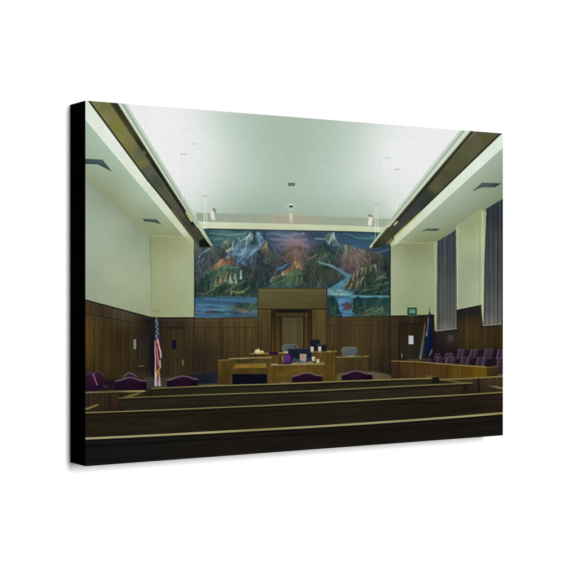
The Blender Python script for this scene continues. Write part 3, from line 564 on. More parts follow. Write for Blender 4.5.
ms([(229, 309), (238, 309.6), (246, 309)], (1, 1.6), (112, 108, 70), 67, .7); ms([(249, 308), (254, 303)], (2, 1), (88, 106, 70), 68, .8); ms([(238, 309.6), (240, 307)], 1.0, (126, 92, 58), 69, .7)
mf([(238, 312), (240, 308.6), (246, 309), (247.6, 312)], (142, 84, 62), 92, .3); ms([(240, 312.4), (258, 311.4)], 1.2, (128, 130, 122), 71, .8); ms([(216, 312), (230, 312.4), (240, 312.6)], 1.8, (34, 44, 50), 72, .8)
ms([(234, 315.6), (257, 313.6)], 1.4, (62, 76, 82), 73, .7); ms([(240, 316), (256, 315)], 1.0, (116, 108, 82), 74, .6)
ms([(226, 313), (232, 313.4)], 1.0, (104, 132, 156), 75, .6); ms([(239, 314.6), (244, 310)], .8, (120, 70, 54), 76, .7)
mf([(205, 313.2), (208, 311), (216, 310.6), (218, 312.2), (214, 313.8)], (40, 36, 40), 93, .3); ms([(207, 313), (214, 313.4)], 1.0, (116, 74, 62), 77, .8); ms([(212, 306.6), (212, 311)], .9, (44, 44, 48), 78, .7); ms([(209.5, 310.6), (213.5, 309.8)], 1.2, (136, 92, 80), 79, .8)
ms([(231, 292.6), (234, 291), (238, 292.4), (244, 291.6)], (1.2, 2.2), (158, 142, 60), 80, .9); ms([(234, 294), (244, 293.2)], (1, 1.6), (104, 92, 46), 81, .8); ms([(231, 290), (232, 294)], 1.2, (170, 150, 66), 82, .8)
ms([(194, 296), (222, 296), (232, 295)], (2, 1), (42, 52, 44), 83, .8); ms([(198, 293), (204, 294.4)], (1.6, .8), (96, 104, 70), 84, .7)
for i in range(26):
    x0 = 196 + i * 2.3; y0 = 294.6 + (i * 7 % 3) * .5
    ms([(x0, y0 + 1.2), (x0 + .4, y0 - 1.6)], (1.4, .5), ((30, 46, 40), (66, 84, 56), (40, 56, 46), (92, 96, 62))[i % 4], 300 + i, .75)
for i in range(16):
    x0 = 230 + i * 1.7; y0 = 309.4 + (i * 5 % 4) * .5
    ms([(x0, y0), (x0 + 2.2, y0 - .5)], 1.0, ((128, 112, 84), (34, 42, 44), (84, 96, 66), (118, 78, 62), (52, 66, 70))[i % 5], 330 + i, .75)
for i in range(22):
    x0 = 332 + i * 2.7; y0 = 309 + (i * 7 % 5) * 1.5
    ms([(x0, y0), (x0 + 2.6, y0 - .9)], 1.1, ((74, 86, 54), (34, 50, 44), (104, 112, 76), (48, 64, 52))[i % 4], 350 + i, .55)
for i in range(9):
    ms([(356 + i * 3.6, 305 + (i % 3)), (356.4 + i * 3.6, 299 - (i % 2))], (2.2, .5), ((34, 60, 52), (24, 44, 42))[i % 2], 380 + i, .7)
ms([(262, 287), (300, 288.4), (326, 288.4)], 2.0, (34, 54, 58), 85, .7)
rng = np.random.RandomState(7)
for i in range(650):
    x0 = rng.uniform(195, 390); y0 = rng.uniform(232, 316)
    water = (y0 > 298 and x0 < 238) or (y0 > 296 and 340 < x0 < 352)
    sky = y0 < 245 and not 222 < x0 < 272
    r_ = np.abs(PX[0] - x0).argmin(); q_ = np.abs(PY[:, r_] - y0).argmin()
    base_c = IMG[q_, r_]
    ang = (.05 * rng.randn()) if (water or sky) else (-.65 + .35 * rng.randn()) if (int(x0 / 17) + int(y0 / 13)) % 2 else (.8 + .4 * rng.randn())
    ln = rng.uniform(1.5, 4.5) * (1.6 if water or sky else 1)
    k_ = rng.choice((.62, .72, .8, 1.22, 1.36, 1.55)) if not (water or sky) else rng.choice((.8, .88, 1.12, 1.22))
    cc_ = base_c * k_ + rng.uniform(-6, 6, 3)
    stroke([(x0, y0), (x0 + ln * math.cos(ang), y0 + ln * math.sin(ang))], (rng.uniform(.5, 1.3), .4), tuple(np.clip(cc_, 8, 190)), None, .45, .5, .8, .3, i)
IMG[~M0] = KEEP[~M0]
blob(296, 252, 16, 9, (136, 84, 72), .28); blob(356, 258, 16, 8, (138, 96, 88), .28)
IMG[~M0] = KEEP[~M0]
# fine painterly mottling, then softer saturation and a slight teal lift of its colours
g = fbm(PX * .9, PY * .9, 301, 3, .7)
IMG[M0] *= (1 + .05 * g[M0])[:, None]
gm = IMG[M0].mean(-1, keepdims=True)
IMG[M0] = (gm + (IMG[M0] - gm) * .90) * np.array((.95, .99, .99)) + np.array((6, 14, 14))
stroke([(207, 229), (260, 230), (350, 231.8), (384, 233.2)], 1.3, (30, 38, 44), aa=.6, alpha=.75)
stroke([(194.6, 248), (194.6, 317)], 1.0, (44, 48, 46), aa=.6, alpha=.8)
stroke([(390.1, 240), (390, 316)], 1.2, (22, 28, 30), aa=.6, alpha=.85)
# the ends of the two light troughs hang in front of the mural
def over(part_pts, c, aa=.5, alpha=1.):
    fill(part_pts, c, 0, aa, alpha)
over([(190, 226), (196, 226), (211, 245.8), (212, 247.2), (199, 247.2), (194.4, 240)], [(194, 232, 66, 66, 50), (201, 240, 64, 72, 58), (207, 245, 30, 34, 28)])
over([(199, 240.5), (206, 238), (212.4, 246.4), (199.5, 247.2)], [(200, 245, 26, 28, 22), (208, 243, 16, 20, 18)], .7)
over([(196.4, 225), (200.8, 225), (212.8, 245.4), (211.6, 247), (207.2, 242)], [(203, 228, 186, 196, 172), (211, 244, 150, 160, 134)])
over([(194.3, 240), (199.4, 247), (201, 252), (197, 256), (194.3, 258)], [(197, 246, 96, 104, 90), (197, 255, 74, 84, 76)], 1.2, .75)
over([(371.5, 246.8), (388, 227), (394, 224), (394, 240), (390, 244.5), (380, 247.6), (370.6, 248.4)], [(374, 246, 34, 38, 28), (384, 236, 66, 66, 48), (388, 240, 70, 70, 48), (380, 246, 42, 48, 36)])
over([(389.8, 243.4), (394, 238.6), (394, 246), (390.6, 246)], (176, 182, 142), .6, .8)
over([(369.2, 246.6), (386, 225.4), (391, 225), (374, 244.6), (370.8, 248.6)], [(385, 228, 186, 197, 172), (371, 246, 176, 186, 158)])
stroke([(373.6, 245), (388, 228)], 1.6, (34, 36, 26), aa=.7, alpha=.7)
stroke([(387.5, 243.4), (392, 239)], 1.2, (170, 164, 104), 0, alpha=.6)
for xx, y1 in ((204.2, 228.5), (206.8, 228.5), (375.3, 238), (378.2, 235)):
    stroke([(xx, y1 - 14), (xx, y1)], .7, (226, 230, 220), alpha=.5)

# ================================================================== the judge's backdrop
BK = new_part('printed_wood_backdrop', 'tall wooden backdrop behind the printed bench')
fill([(257.6, 288.4), (327, 288.4), (327.2, 360), (257.6, 360)], wood([(262, 315, 70, 62, 40), (268, 335, 66, 58, 37), (264, 350, 62, 54, 34), (318, 320, 68, 61, 38), (322, 340, 68, 60, 37), (290, 340, 58, 50, 33)], 43, .22, 1.6), BK, aa=.5)
fill([(257.6, 288.4), (327, 288.4), (327, 309.4), (257.6, 309.4)], hgrain([(262, 292, 91, 86, 54), (290, 292, 88, 83, 52), (322, 292, 83, 77, 49), (262, 304, 81, 75, 46), (292, 300, 84, 78, 48), (322, 304, 74, 68, 42)], 44, .11, 0), BK, aa=.5)
stroke([(258, 288.9), (327, 288.9)], .9, (56, 50, 36), alpha=.7); stroke([(258, 290.4), (327, 290.4)], .7, (120, 108, 70), alpha=.4)
stroke([(258, 309.2), (327, 309.2)], 1.1, (36, 30, 20), alpha=.8); stroke([(258, 310.8), (274, 310.8)], .7, (104, 90, 54), alpha=.4)
stroke([(257.9, 289), (257.9, 356)], .8, (40, 34, 24), alpha=.7); stroke([(326.8, 289), (326.9, 356)], .9, (36, 30, 22), alpha=.8)
fill([(271.4, 309.8), (312, 309.8), (312, 356), (271.4, 356)], wood([(274, 320, 46, 38, 24), (279, 330, 60, 49, 28), (292, 314, 52, 44, 28), (306, 330, 62, 51, 29), (310, 330, 50, 42, 26), (290, 345, 66, 54, 29)], 45, .2, 1.8), BK, aa=.5)
fill([(273, 309.6), (311, 309.6), (308.5, 312.8), (276.5, 312.8)], (18, 18, 18), aa=.9, alpha=.9)
fill([(276, 313), (309, 313), (306.5, 317), (280, 317)], (64, 54, 32), aa=.7, alpha=.8)
for xx, c, a in ((271.6, (28, 23, 16), .85), (274.8, (30, 25, 18), .7), (276.6, (86, 72, 42), .5), (280.6, (36, 30, 20), .7), (308.6, (30, 25, 18), .7), (306.6, (84, 70, 40), .4), (304.4, (36, 30, 20), .65), (311.6, (28, 23, 16), .7), (313.4, (98, 82, 48), .4)):
    stroke([(xx, 311), (xx, 354)], 1.0, c, alpha=a)
D = new_part('printed_wood_panel', 'raised centre panel of the printed backdrop')
fill([(282, 317.4), (303, 317.4), (303, 354), (282, 354)], wood([(285, 322, 64, 59, 40), (293, 325, 76, 71, 48), (300, 322, 66, 60, 42), (286, 345, 67, 61, 41), (294, 345, 74, 69, 46), (300, 345, 64, 58, 40)], 46, .22, 2.2), D, aa=.5)
stroke([(281.6, 354), (281.8, 316.9), (303.4, 316.9), (303.5, 354)], 1.0, (32, 27, 18), alpha=.8); stroke([(283.2, 318.4), (302, 318.4)], .7, (104, 88, 50), alpha=.4)

# ================================================================== floor behind the rail
fill([(145, 377), (220, 378), (220, 389), (145, 392)], [(150, 384, 56, 58, 52), (165, 385, 58, 56, 46), (200, 385, 66, 64, 46), (215, 385, 88, 82, 56)], aa=1.0, alpha=.85)
fill([(336, 371), (372, 371.5), (386, 373.6), (400, 378.6), (372, 381), (320, 384), (220, 388), (220, 383)], [(345, 376, 88, 76, 44), (375, 376, 90, 80, 56), (392, 378, 76, 68, 46), (300, 383, 96, 84, 48), (240, 386, 92, 82, 50)], aa=.8)
P = new_part('printed_dark_box', 'low dark blue chest left of the printed bench')
fill([(190, 373.4), (218, 371.8), (218, 383.6), (190, 384)], [(195, 376, 30, 31, 36), (212, 376, 30, 32, 44), (204, 382, 22, 24, 34)], P, aa=.7)
stroke([(190, 373.6), (218, 372)], .8, (52, 50, 50), alpha=.6)

# ================================================================== bench, lectern and what stands on them
P = new_part('printed_office_chair', 'grey high chair behind the middle of the printed bench')
fill([(282.4, 353), (281.8, 346.5), (284, 344.4), (290, 343.8), (296.4, 344.2), (298.4, 346.5), (298, 353)], [(285, 346, 86, 90, 84), (292, 348, 72, 78, 74), (297, 350, 62, 66, 62)], P, aa=.6)
stroke([(282.6, 350), (282.8, 346), (285, 344.8), (296, 344.8), (298, 347)], .8, (106, 110, 102), alpha=.7)
P = new_part('printed_office_chair', 'grey high chair behind the right part of the printed bench')
fill([(342.6, 357), (341.2, 350), (342.4, 347.4), (349, 346.6), (356, 347.2), (357, 350), (355.6, 357)], [(345, 350, 88, 94, 90), (353, 350, 82, 90, 88), (349, 355, 70, 76, 74)], P, aa=.6)
stroke([(342, 351), (342.6, 347.8), (349, 347), (356, 347.8), (356.6, 351)], .8, (104, 110, 104), alpha=.7)
JB = new_part('printed_judge_bench', 'stepped wooden bench in the middle of the print')
oak = lambda c, s: wood(adj(c, (.80, .83, .76)), s, .15, 1.0, .12)
fill([(218, 360), (231, 359.6), (231, 384.8), (218, 385)], oak([(222, 364, 92, 74, 38), (226, 375, 84, 65, 32), (222, 382, 74, 58, 32)], 47), JB)
stroke([(218, 360.2), (231, 359.8)], 1.0, (124, 108, 66), JB, alpha=.8); stroke([(218.2, 360), (218.2, 385)], .8, (54, 44, 26), alpha=.6)
fill([(252, 353.4), (290, 352.8), (290, 366), (268, 366), (252, 360)], oak([(256, 356, 80, 66, 34), (275, 358, 96, 76, 36), (286, 360, 88, 68, 32)], 48), JB)
stroke([(250.5, 353.8), (268, 353.2), (290, 352.6)], 1.3, (128, 114, 70), JB, alpha=.85); stroke([(248, 354.8), (266, 355.8)], .8, (48, 40, 24), alpha=.6)
fill([(306, 351.6), (336.2, 351), (336.2, 384), (306, 384)], oak([(312, 356, 92, 74, 34), (326, 356, 98, 78, 36), (333, 362, 90, 71, 33), (326, 374, 96, 75, 33), (333, 378, 86, 67, 32)], 49), JB)
stroke([(306, 351.7), (336.3, 351.2)], 1.3, (132, 116, 70), JB, alpha=.85); stroke([(335.8, 352), (335.8, 379)], .9, (46, 38, 22), alpha=.8); stroke([(334.4, 353), (334.4, 379)], .7, (120, 98, 50), alpha=.4)
fill([(270, 365.4), (324, 364.6), (324, 384), (270, 385)], oak([(276, 370, 98, 77, 36), (290, 373, 108, 86, 38), (305, 372, 98, 76, 33), (318, 370, 102, 80, 36), (290, 381, 88, 70, 34)], 50), JB)
blob(281, 374, 6, 2, (118, 94, 40), .4); blob(300, 370, 8, 2, (112, 90, 42), .35)
stroke([(270, 365.2), (292, 364.6), (324, 364)], 1.3, (146, 132, 88), JB, alpha=.85); stroke([(270, 366.6), (324, 365.6)], .7, (62, 50, 28), alpha=.5)
fill([(336.4, 357), (368, 356.2), (368, 373.4), (336.4, 376)], oak([(342, 362, 82, 68, 44), (355, 362, 74, 62, 42), (364, 364, 76, 64, 44), (350, 371, 68, 56, 38)], 51), JB)
stroke([(336.4, 357.2), (368.2, 356.2)], 1.3, (134, 120, 76), JB, alpha=.85); stroke([(367.8, 357), (367.8, 373)], .9, (44, 36, 22), alpha=.8)
stroke([(351, 358), (351, 374)], .6, (70, 56, 28), alpha=.4)
fill([(336.4, 373), (368, 372), (350, 380), (336.4, 381)], (92, 80, 48), aa=.9, alpha=.8)
LE = new_part('printed_lectern', 'wooden lectern with a dark front in the print')
fill([(230, 358.8), (233, 357.8), (270, 357), (271, 358.8), (271, 384.8), (230, 385.4)], oak([(232, 365, 84, 70, 40), (250, 362, 60, 52, 32), (268, 366, 100, 84, 48), (232, 380, 84, 68, 36), (269, 380, 100, 82, 44)], 52), LE)
stroke([(229.6, 358.8), (250, 358), (271, 357.4)], 1.4, (138, 124, 84), LE, alpha=.9)
rect(235.4, 359.6, 266.6, 363.6, [(240, 361, 58, 50, 31), (262, 361, 70, 60, 36)], aa=.7)
fill([(232.6, 368.8), (236, 364), (266, 363.2), (267.2, 368)], oak([(240, 366, 138, 114, 54), (258, 366, 146, 122, 58)], 53), aa=.6)
fill([(232.6, 368.6), (267.2, 367.8), (267.2, 373.4), (232.6, 374.2)], oak([(240, 371, 88, 71, 37), (260, 371, 84, 68, 36)], 54), aa=.5)
rect(232.4, 374, 267, 384.8, [(240, 377, 12, 13, 24), (260, 377, 10, 13, 26), (250, 383, 10, 11, 22)], aa=.5)
stroke([(231.6, 360), (231.6, 384)], .8, (50, 42, 26), alpha=.7); stroke([(267.4, 360), (267.4, 384)], .8, (46, 38, 24), alpha=.7)
P = new_part('printed_paper_stack', 'crumpled cream papers on the left of the printed bench')
blob(259, 352.4, 5.0, 1.4, (184, 174, 124), .95, .5, P); blob(257.6, 350.8, 2.6, 1.5, (214, 206, 158), .95, .5, P); blob(262, 351.6, 1.8, 1.2, (196, 186, 134), .9, .5, P); blob(258.6, 349.4, .9, 1.0, (206, 196, 150), .7); blob(260.6, 352.8, .8, .6, (120, 104, 62), .7)
P = new_part('printed_book', 'dark purple book on the printed bench')
rect(268.8, 351.8, 278.6, 355, [(270, 353, 52, 16, 54), (277, 354, 38, 14, 44)], P, aa=.5)
rect(283.6, 351.2, 288.4, 353.2, (176, 168, 136), aa=.5, alpha=.8)
P = new_part('printed_monitor', 'dark monitor turned away on the printed bench')
fill([(288.2, 349.2), (311.6, 349), (312, 361.8), (288.4, 363)], [(292, 352, 22, 30, 40), (305, 352, 24, 34, 48), (300, 360, 18, 24, 32)], P, aa=.6)
stroke([(288.4, 349.3), (311.6, 349.1)], .7, (44, 54, 64), alpha=.6)
P = new_part('printed_monitor', 'small black screen at the back of the printed bench')
fill([(310.4, 340), (319.6, 339.6), (320, 350.6), (310.6, 351)], [(313, 343, 20, 26, 40), (318, 346, 26, 30, 46), (314, 349, 16, 18, 26)], P, aa=.6)
blob(317.4, 345, .8, .8, (108, 112, 122), .6); fill([(321, 345), (326.6, 344.8), (326.6, 351), (321, 351.2)], (22, 25, 36), aa=.7)
P = new_part('printed_folder', 'bright purple folder standing on the printed bench')
fill([(284.8, 355.2), (290.4, 354.6), (290.6, 363), (285.2, 363.6)], [(287, 357, 98, 38, 132), (288, 362, 82, 30, 116)], P, aa=.6)
stroke([(282.6, 356.5), (282.8, 363)], 1.2, (150, 150, 136), alpha=.6); rect(282, 362, 292, 364.2, (34, 26, 40), aa=.7, alpha=.6)
rect(292.5, 358, 296, 362.6, (64, 76, 84), aa=.7, alpha=.8)
P = new_part('printed_tissue_box', 'white and red box on the printed bench')
rect(299.8, 354, 306.4, 360.4, [(301, 355, 172, 158, 148), (303, 357, 160, 122, 112), (305.6, 359, 166, 152, 138)], P, aa=.6); blob(302.4, 356.4, 1.5, 1.1, (160, 92, 84), .6); rect(300.4, 359.4, 306, 361.6, (150, 156, 150), aa=.6, alpha=.8)
stroke([(296, 359.4), (310, 358.6)], .8, (96, 112, 122), alpha=.5)
stroke([(292, 363.6), (306, 363), (312, 362.8)], 1.6, (176, 170, 134), alpha=.75); stroke([(312, 363.6), (324, 363)], 1.0, (164, 154, 112), alpha=.7)
for (a, b, c, e, lab) in ((310.6, 346.8, 313.8, 352.2, 'white cup in front of the small black screen'), (318.2, 346.6, 321.2, 352.2, 'white cup at the right end of the printed bench'), (311.8, 356.6, 315, 361, 'cream cup right of the printed monitor'), (316.6, 359.2, 319.4, 363.2, 'small cream cup in front of the printed bench top')):
    P = new_part('printed_cup', lab)
    rect(a, b, c, e, [(a, b, 206, 202, 180), (c, e, 172, 168, 138)], P, aa=.6)
blob(321.6, 358.6, 1.2, 1.2, (62, 46, 44), .8); blob(320, 356.8, .8, .8, (120, 66, 58), .6); blob(322.6, 361.8, 1, .8, (126, 112, 84), .6)
fill([(281, 382), (291, 381.4), (291, 384.6), (281, 385)], [(283, 383, 120, 112, 118), (288, 383, 74, 64, 96)], aa=.9, alpha=.75)

for a, b, w, c, al in (((296, 349), (294.6, 345.4), .6, (30, 28, 26), .8), ((333, 351), (331.4, 347.6), .6, (28, 26, 24), .8), ((274, 365), (272.6, 360.6), .6, (30, 28, 26), .8), ((256, 357.6), (255.2, 354), .6, (26, 24, 22), .7),
                       ((326, 351.6), (331, 352), .9, (160, 150, 116), .7), ((271.5, 364.4), (277, 364), .9, (170, 162, 128), .8), ((347, 356.2), (353, 355.8), .9, (156, 148, 116), .7), ((360, 356), (364, 355.6), 1.1, (60, 52, 40), .7),
                       ((312, 366), (313.4, 378), .6, (52, 42, 24), .6), ((297, 363.4), (303, 362.4), .8, (90, 100, 106), .7), ((307, 362.8), (310, 360.6), 1.0, (120, 112, 92), .7), ((278, 353.2), (282, 352.8), .8, (150, 138, 96), .7),
                       ((286, 363.8), (324, 363), .7, (44, 36, 24), .35), ((308, 351.8), (327, 351.4), .7, (40, 32, 20), .4), ((240, 358.8), (248, 358.4), .7, (176, 166, 126), .5)):
    stroke([a, b], w, c, alpha=al)
rect(279, 359.6, 281.8, 364, (40, 42, 46), aa=.7, alpha=.7); rect(296.4, 360.4, 299, 363, (116, 118, 112), aa=.7, alpha=.7)
# ================================================================== flags
P = new_part('printed_flag', 'striped red and white flag hanging on its pole in the print')
stroke([(156.4, 311), (156.5, 320)], 1.2, (146, 136, 78), P); stroke([(154.2, 310.7), (159, 310.7)], 1.5, (128, 128, 88), P); blob(156.5, 310.4, 1.2, .8, (168, 162, 110), .8)
fill([(155.4, 318.5), (158, 318.5), (159.4, 330), (159.4, 341), (154.8, 341), (155, 330)], [(156, 322, 60, 66, 82), (158, 330, 40, 46, 66), (156, 338, 52, 58, 74)], P, aa=.6)
for i, (sx_, sy_) in enumerate(((156, 321), (157.4, 323.6), (156.2, 326.4), (157.8, 329), (156.6, 331.6), (158, 333.6), (156.2, 336), (157.4, 338.6))):
    blob(sx_, sy_, .8, 1.0, (164, 170, 172), .75)
fill([(155, 340), (159.6, 340), (161, 352), (161.4, 366), (160, 372), (160.8, 386), (154.6, 386), (154.4, 366), (154.2, 352)], [(156, 343, 122, 52, 60), (158, 352, 112, 38, 46), (156, 366, 104, 36, 46), (158, 384, 136, 116, 116), (157, 376, 110, 56, 62)], P, aa=.6)
for pts, w, c in (([(157.6, 340.5), (158.8, 346), (160.6, 352), (160.8, 357)], (1.6, 1.5), (196, 190, 186)), ([(155, 341), (154.9, 349), (155.6, 358), (155.4, 370), (156.2, 378)], (.8, 1.6), (182, 172, 176)), ([(156.8, 347), (157.4, 356), (159, 366)], (.7, .9), (176, 164, 164)),
                  ([(159.8, 360), (160.4, 367)], (1.3, 1.0), (188, 180, 178)), ([(155.4, 373), (155.6, 385.6)], (1.3, 1.8), (192, 188, 186)), ([(159.4, 377), (159.8, 385.6)], (1.2, 1.6), (178, 172, 168)), ([(157.4, 380), (157.6, 385)], (.7, .9), (150, 120, 122))):
    stroke(pts, w, c, alpha=.85, aa=.5)
stroke([(158, 344), (158.4, 352), (159.8, 360)], (.8, 1.0), (78, 22, 34), alpha=.7, aa=.5); stroke([(156.2, 352), (157, 364), (157.6, 370)], (.8, 1.2), (74, 22, 36), alpha=.7, aa=.5)
for pts, w in (([(160.6, 367), (158.6, 370), (157, 371.6), (157.6, 375)], (.9, 1.4)), ([(158.2, 370.5), (159.6, 374), (159, 378)], (1.2, .7))):
    stroke(pts, w, (178, 142, 54), alpha=.85, aa=.5)
P = new_part('printed_flag', 'dark blue flag hanging beside the printed jury box')
fill([(428.8, 313), (430.2, 311.6), (431.4, 322), (433.2, 344), (432, 352), (430, 356.4), (425.8, 356), (425.4, 350), (427, 336), (428, 325)], [(429.6, 316, 22, 32, 52), (430.5, 335, 8, 22, 54), (428, 345, 8, 24, 58), (431, 352, 8, 18, 44)], P, aa=.6)
stroke([(429, 325), (427.4, 350)], .9, (30, 46, 92), alpha=.5); stroke([(431.2, 330), (432, 352)], .9, (12, 18, 50), alpha=.7)
stroke([(429.5, 307.4), (429.3, 313)], (.6, 1.3), (88, 84, 50), P); stroke([(428.4, 318), (426.8, 335)], .9, (148, 140, 108), alpha=.7); stroke([(432, 350), (429, 356.6)], 1.2, (146, 142, 112), alpha=.7); stroke([(426.6, 333), (426.4, 336)], 1.2, (176, 156, 96), alpha=.6)
P = new_part('printed_flag_pole', 'pale staff leaning beside the printed door')
stroke([(424.8, 324), (423.8, 335), (420.4, 358)], (1.4, 2.4), [(424, 330, 84, 78, 70), (421, 354, 96, 98, 100)], P, aa=.5); stroke([(421.8, 348), (419.4, 357)], 1.0, (62, 76, 96), alpha=.6)

# ================================================================== jury box and its chairs
JC = (66, 38, 68)
back_row = ((433.5, 353.4, 440.6, 360), (443.6, 353.2, 453.8, 360), (456.8, 349.2, 465.4, 358.4), (468.8, 349, 478, 358), (483, 348.6, 493.6, 358.6), (496, 349.2, 506, 359))
front_row = ((424.4, 358.2, 432, 364), (435.4, 356.8, 443, 364), (444.6, 357, 455.6, 365), (459.6, 357.2, 470.2, 366.4), (475.2, 357.4, 487.2, 367.4), (495.6, 357.4, 508, 374))
def jury_chair(b, i, row):
    P = new_part('printed_jury_chair', None)
    x0, y0, x1, y1 = b
    r_ = np.random.RandomState(60 + i * 7 + row)
    ln = 2.0 + r_.uniform(-.5, .6); v_ = r_.uniform(-9, 9); k_ = r_.uniform(.5, 1.15)
    y0 = y0 + r_.uniform(-.5, .5); x1 = x1 + r_.uniform(-.8, .6)
    fill([(x0 + ln, y0 + .4), (x1 - .6, y0), (x1, y0 + 1.2), (x1 - ln * .6, y1), (x0 - .6, y1), (x0 + ln * .4, y0 + 3)], [(x0, y0, 68 + v_, 51 + v_, 65 + v_), (x1, y0, 56 + v_, 41, 54), (x0, y1, 50, 38, 50), (x1, y1, 37, 28, 37)], P, aa=.6)
    stroke([(x0 + ln, y0 + .4), (x1 - 1, y0 + .1)], .9, (92, 70, 88), alpha=.6)
    stroke([(x0 + ln + 1.2, y0 + .8), (x0 + .6, y1)], (1.0, 1.2), (98, 86, 100), alpha=(.62 if i > 1 else .3) * k_)
    for q_ in range(3):
        tx = r_.uniform(.25, .9) * (x1 - x0)
        stroke([(x0 + ln * .6 + tx, y0 + 1), (x0 + tx - .8, y1)], r_.uniform(.5, .9), (96, 82, 98) if q_ % 2 else (34, 22, 36), alpha=.5)
    stroke([(x0 + ln + 3.4, y0 + 1), (x0 + 2.8, y1)], .7, (40, 22, 44), alpha=.6)
    if x1 - x0 > 8: stroke([(x1 - 2.6, y0 + .8), (x1 - 4.2, y1)], (.8, 1.1), (100, 90, 102), alpha=.6 * (1.6 - k_))
fill([(425, 357), (440, 352), (505, 349), (510, 350), (510, 374), (425, 366)], (24, 18, 27), aa=1.2, alpha=.85)
for i, b in enumerate(back_row): jury_chair(b, i, 0)
for i in range(5):
    stroke([(457 + i * 10, 358.3), (463 + i * 10, 358.8)], .7, (92, 74, 84), alpha=.5)
for i, b in enumerate(front_row): jury_chair(b, i, 40)
P = new_part('printed_jury_box', 'long honey brown front of the printed jury box')
fill([(391.4, 360.6), (420, 361.6), (440, 363.4), (465, 365.4), (486.4, 366.8), (486.4, 380), (391.4, 380)], wood([(394, 366, 56, 43, 28), (408, 368, 60, 46, 28), (425, 369, 66, 50, 28), (440, 370, 70, 53, 26), (455, 371, 82, 63, 23), (470, 372, 79, 61, 17), (483, 373, 84, 65, 18), (400, 376, 50, 39, 26)], 57, .22, 1.5), P, aa=.5)
stroke([(391.4, 360.9), (420, 361.8), (440, 363.6), (465, 365.6), (486, 367)], (1.0, 1.4), (142, 122, 72), aa=.5, alpha=.85)
fill([(486.2, 367.2), (498.4, 366), (498.4, 378), (486.2, 379)], wood([(490, 370, 62, 50, 25), (496, 374, 48, 40, 24)], 58, .15), P, aa=.5)
stroke([(486.4, 367.6), (498.4, 366.4)], 1.0, (124, 104, 54), alpha=.7); stroke([(486.3, 368), (486.3, 378)], .8, (120, 96, 40), alpha=.5)
stroke([(391.6, 361), (391.6, 378)], 1.2, (42, 33, 22), alpha=.7)
stroke([(408, 360.2), (425, 359.6)], 1.6, (88, 76, 48), alpha=.6)

# ================================================================== purple chairs beyond the rail
def chair(pts, edge, lab, c0=(25, 11, 27), c1=(37, 17, 36), ec=(114, 98, 108)):
    P = new_part('printed_armchair', lab)
    xs = [p[0] for p in pts]; ys = [p[1] for p in pts]
    fill(pts, [((min(xs) + max(xs)) / 2, min(ys), *c1), (min(xs), max(ys), *c0), (max(xs), max(ys), c0[0] - 6, c0[1] - 2, c0[2] - 6)], P, aa=.5)
    stroke(edge, 1.2, ec, None, aa=.5, alpha=.8)
    stroke([(p[0], p[1] + 1.4) for p in edge], .9, (60, 40, 58), None, aa=.5, alpha=.4)
fill([(104, 379), (118, 381), (118, 389), (104, 389)], (24, 18, 26), aa=1.0, alpha=.8)
chair([(80, 374), (93, 372.2), (97, 370.8), (101.5, 371.8), (103.6, 374.6), (106.6, 385.6), (107.4, 387.2), (104, 388.6), (92, 391), (80, 391.6)], [(94, 373), (96.8, 371.4), (101.4, 372.4), (103.6, 375)], 'purple armchair at the left edge of the print', (36, 16, 34), (54, 28, 47), (84, 58, 74))
stroke([(93, 374), (94.6, 378), (97, 385)], 1.0, (150, 112, 136), alpha=.85); stroke([(86, 374.4), (92.6, 373)], .8, (110, 70, 100), alpha=.6); fill([(86, 387), (103, 386), (104, 389), (86, 391.6)], (34, 14, 42), aa=1., alpha=.7); stroke([(104, 386), (107.4, 387)], 1.3, (92, 52, 84), alpha=.8)
chair([(123.6, 380), (125, 375.4), (129, 372.2), (133.6, 374), (136.4, 376.6), (137, 380)], [(124.2, 378), (125.6, 375), (129, 372.6), (133.6, 374.2), (136.2, 376.6)], 'purple armchair seen behind another at left of the print', (44, 24, 38), (60, 34, 50))
chair([(115.6, 390.4), (115.4, 381.4), (120, 380.6), (125, 379), (129.6, 377.8), (134, 378.8), (139.6, 380.8), (146.4, 381.2), (146.8, 390)], [(115.8, 381.2), (121, 380), (125.6, 378.4), (129.6, 377.4), (134, 378.2), (139.6, 380.4), (146, 380.8)], 'purple armchair nearest the left flag in the print')
chair([(167, 387.4), (167, 380.4), (172, 379.8), (176.6, 377.8), (182, 376.4), (188, 377), (192.6, 379), (197.6, 379.6), (198, 386.8)], [(167.2, 380.2), (172, 379.2), (176.6, 377.2), (182, 376), (188, 376.6), (192.6, 378.4), (197.4, 379.2)], 'purple armchair right of the striped flag in the print')
chair([(292, 382.4), (292.2, 376.8), (297, 375.8), (301.6, 374), (306.4, 373), (311, 373.6), (316, 375.6), (322.6, 376.4), (322.8, 381.8)], [(292.4, 376.6), (297, 375.4), (301.6, 373.6), (306.4, 372.6), (311, 373.2), (316, 375.2), (322.4, 376)], 'purple armchair in front of the printed bench')
chair([(341.6, 380.6), (341.8, 375), (347, 373.8), (351.6, 372), (356, 371.2), (361, 372), (366, 374), (372.4, 374.4), (372.6, 379.8)], [(342, 374.8), (347, 373.4), (351.6, 371.6), (356, 370.8), (361, 371.6), (366, 373.4), (372.2, 374)], 'purple armchair right of the printed bench')

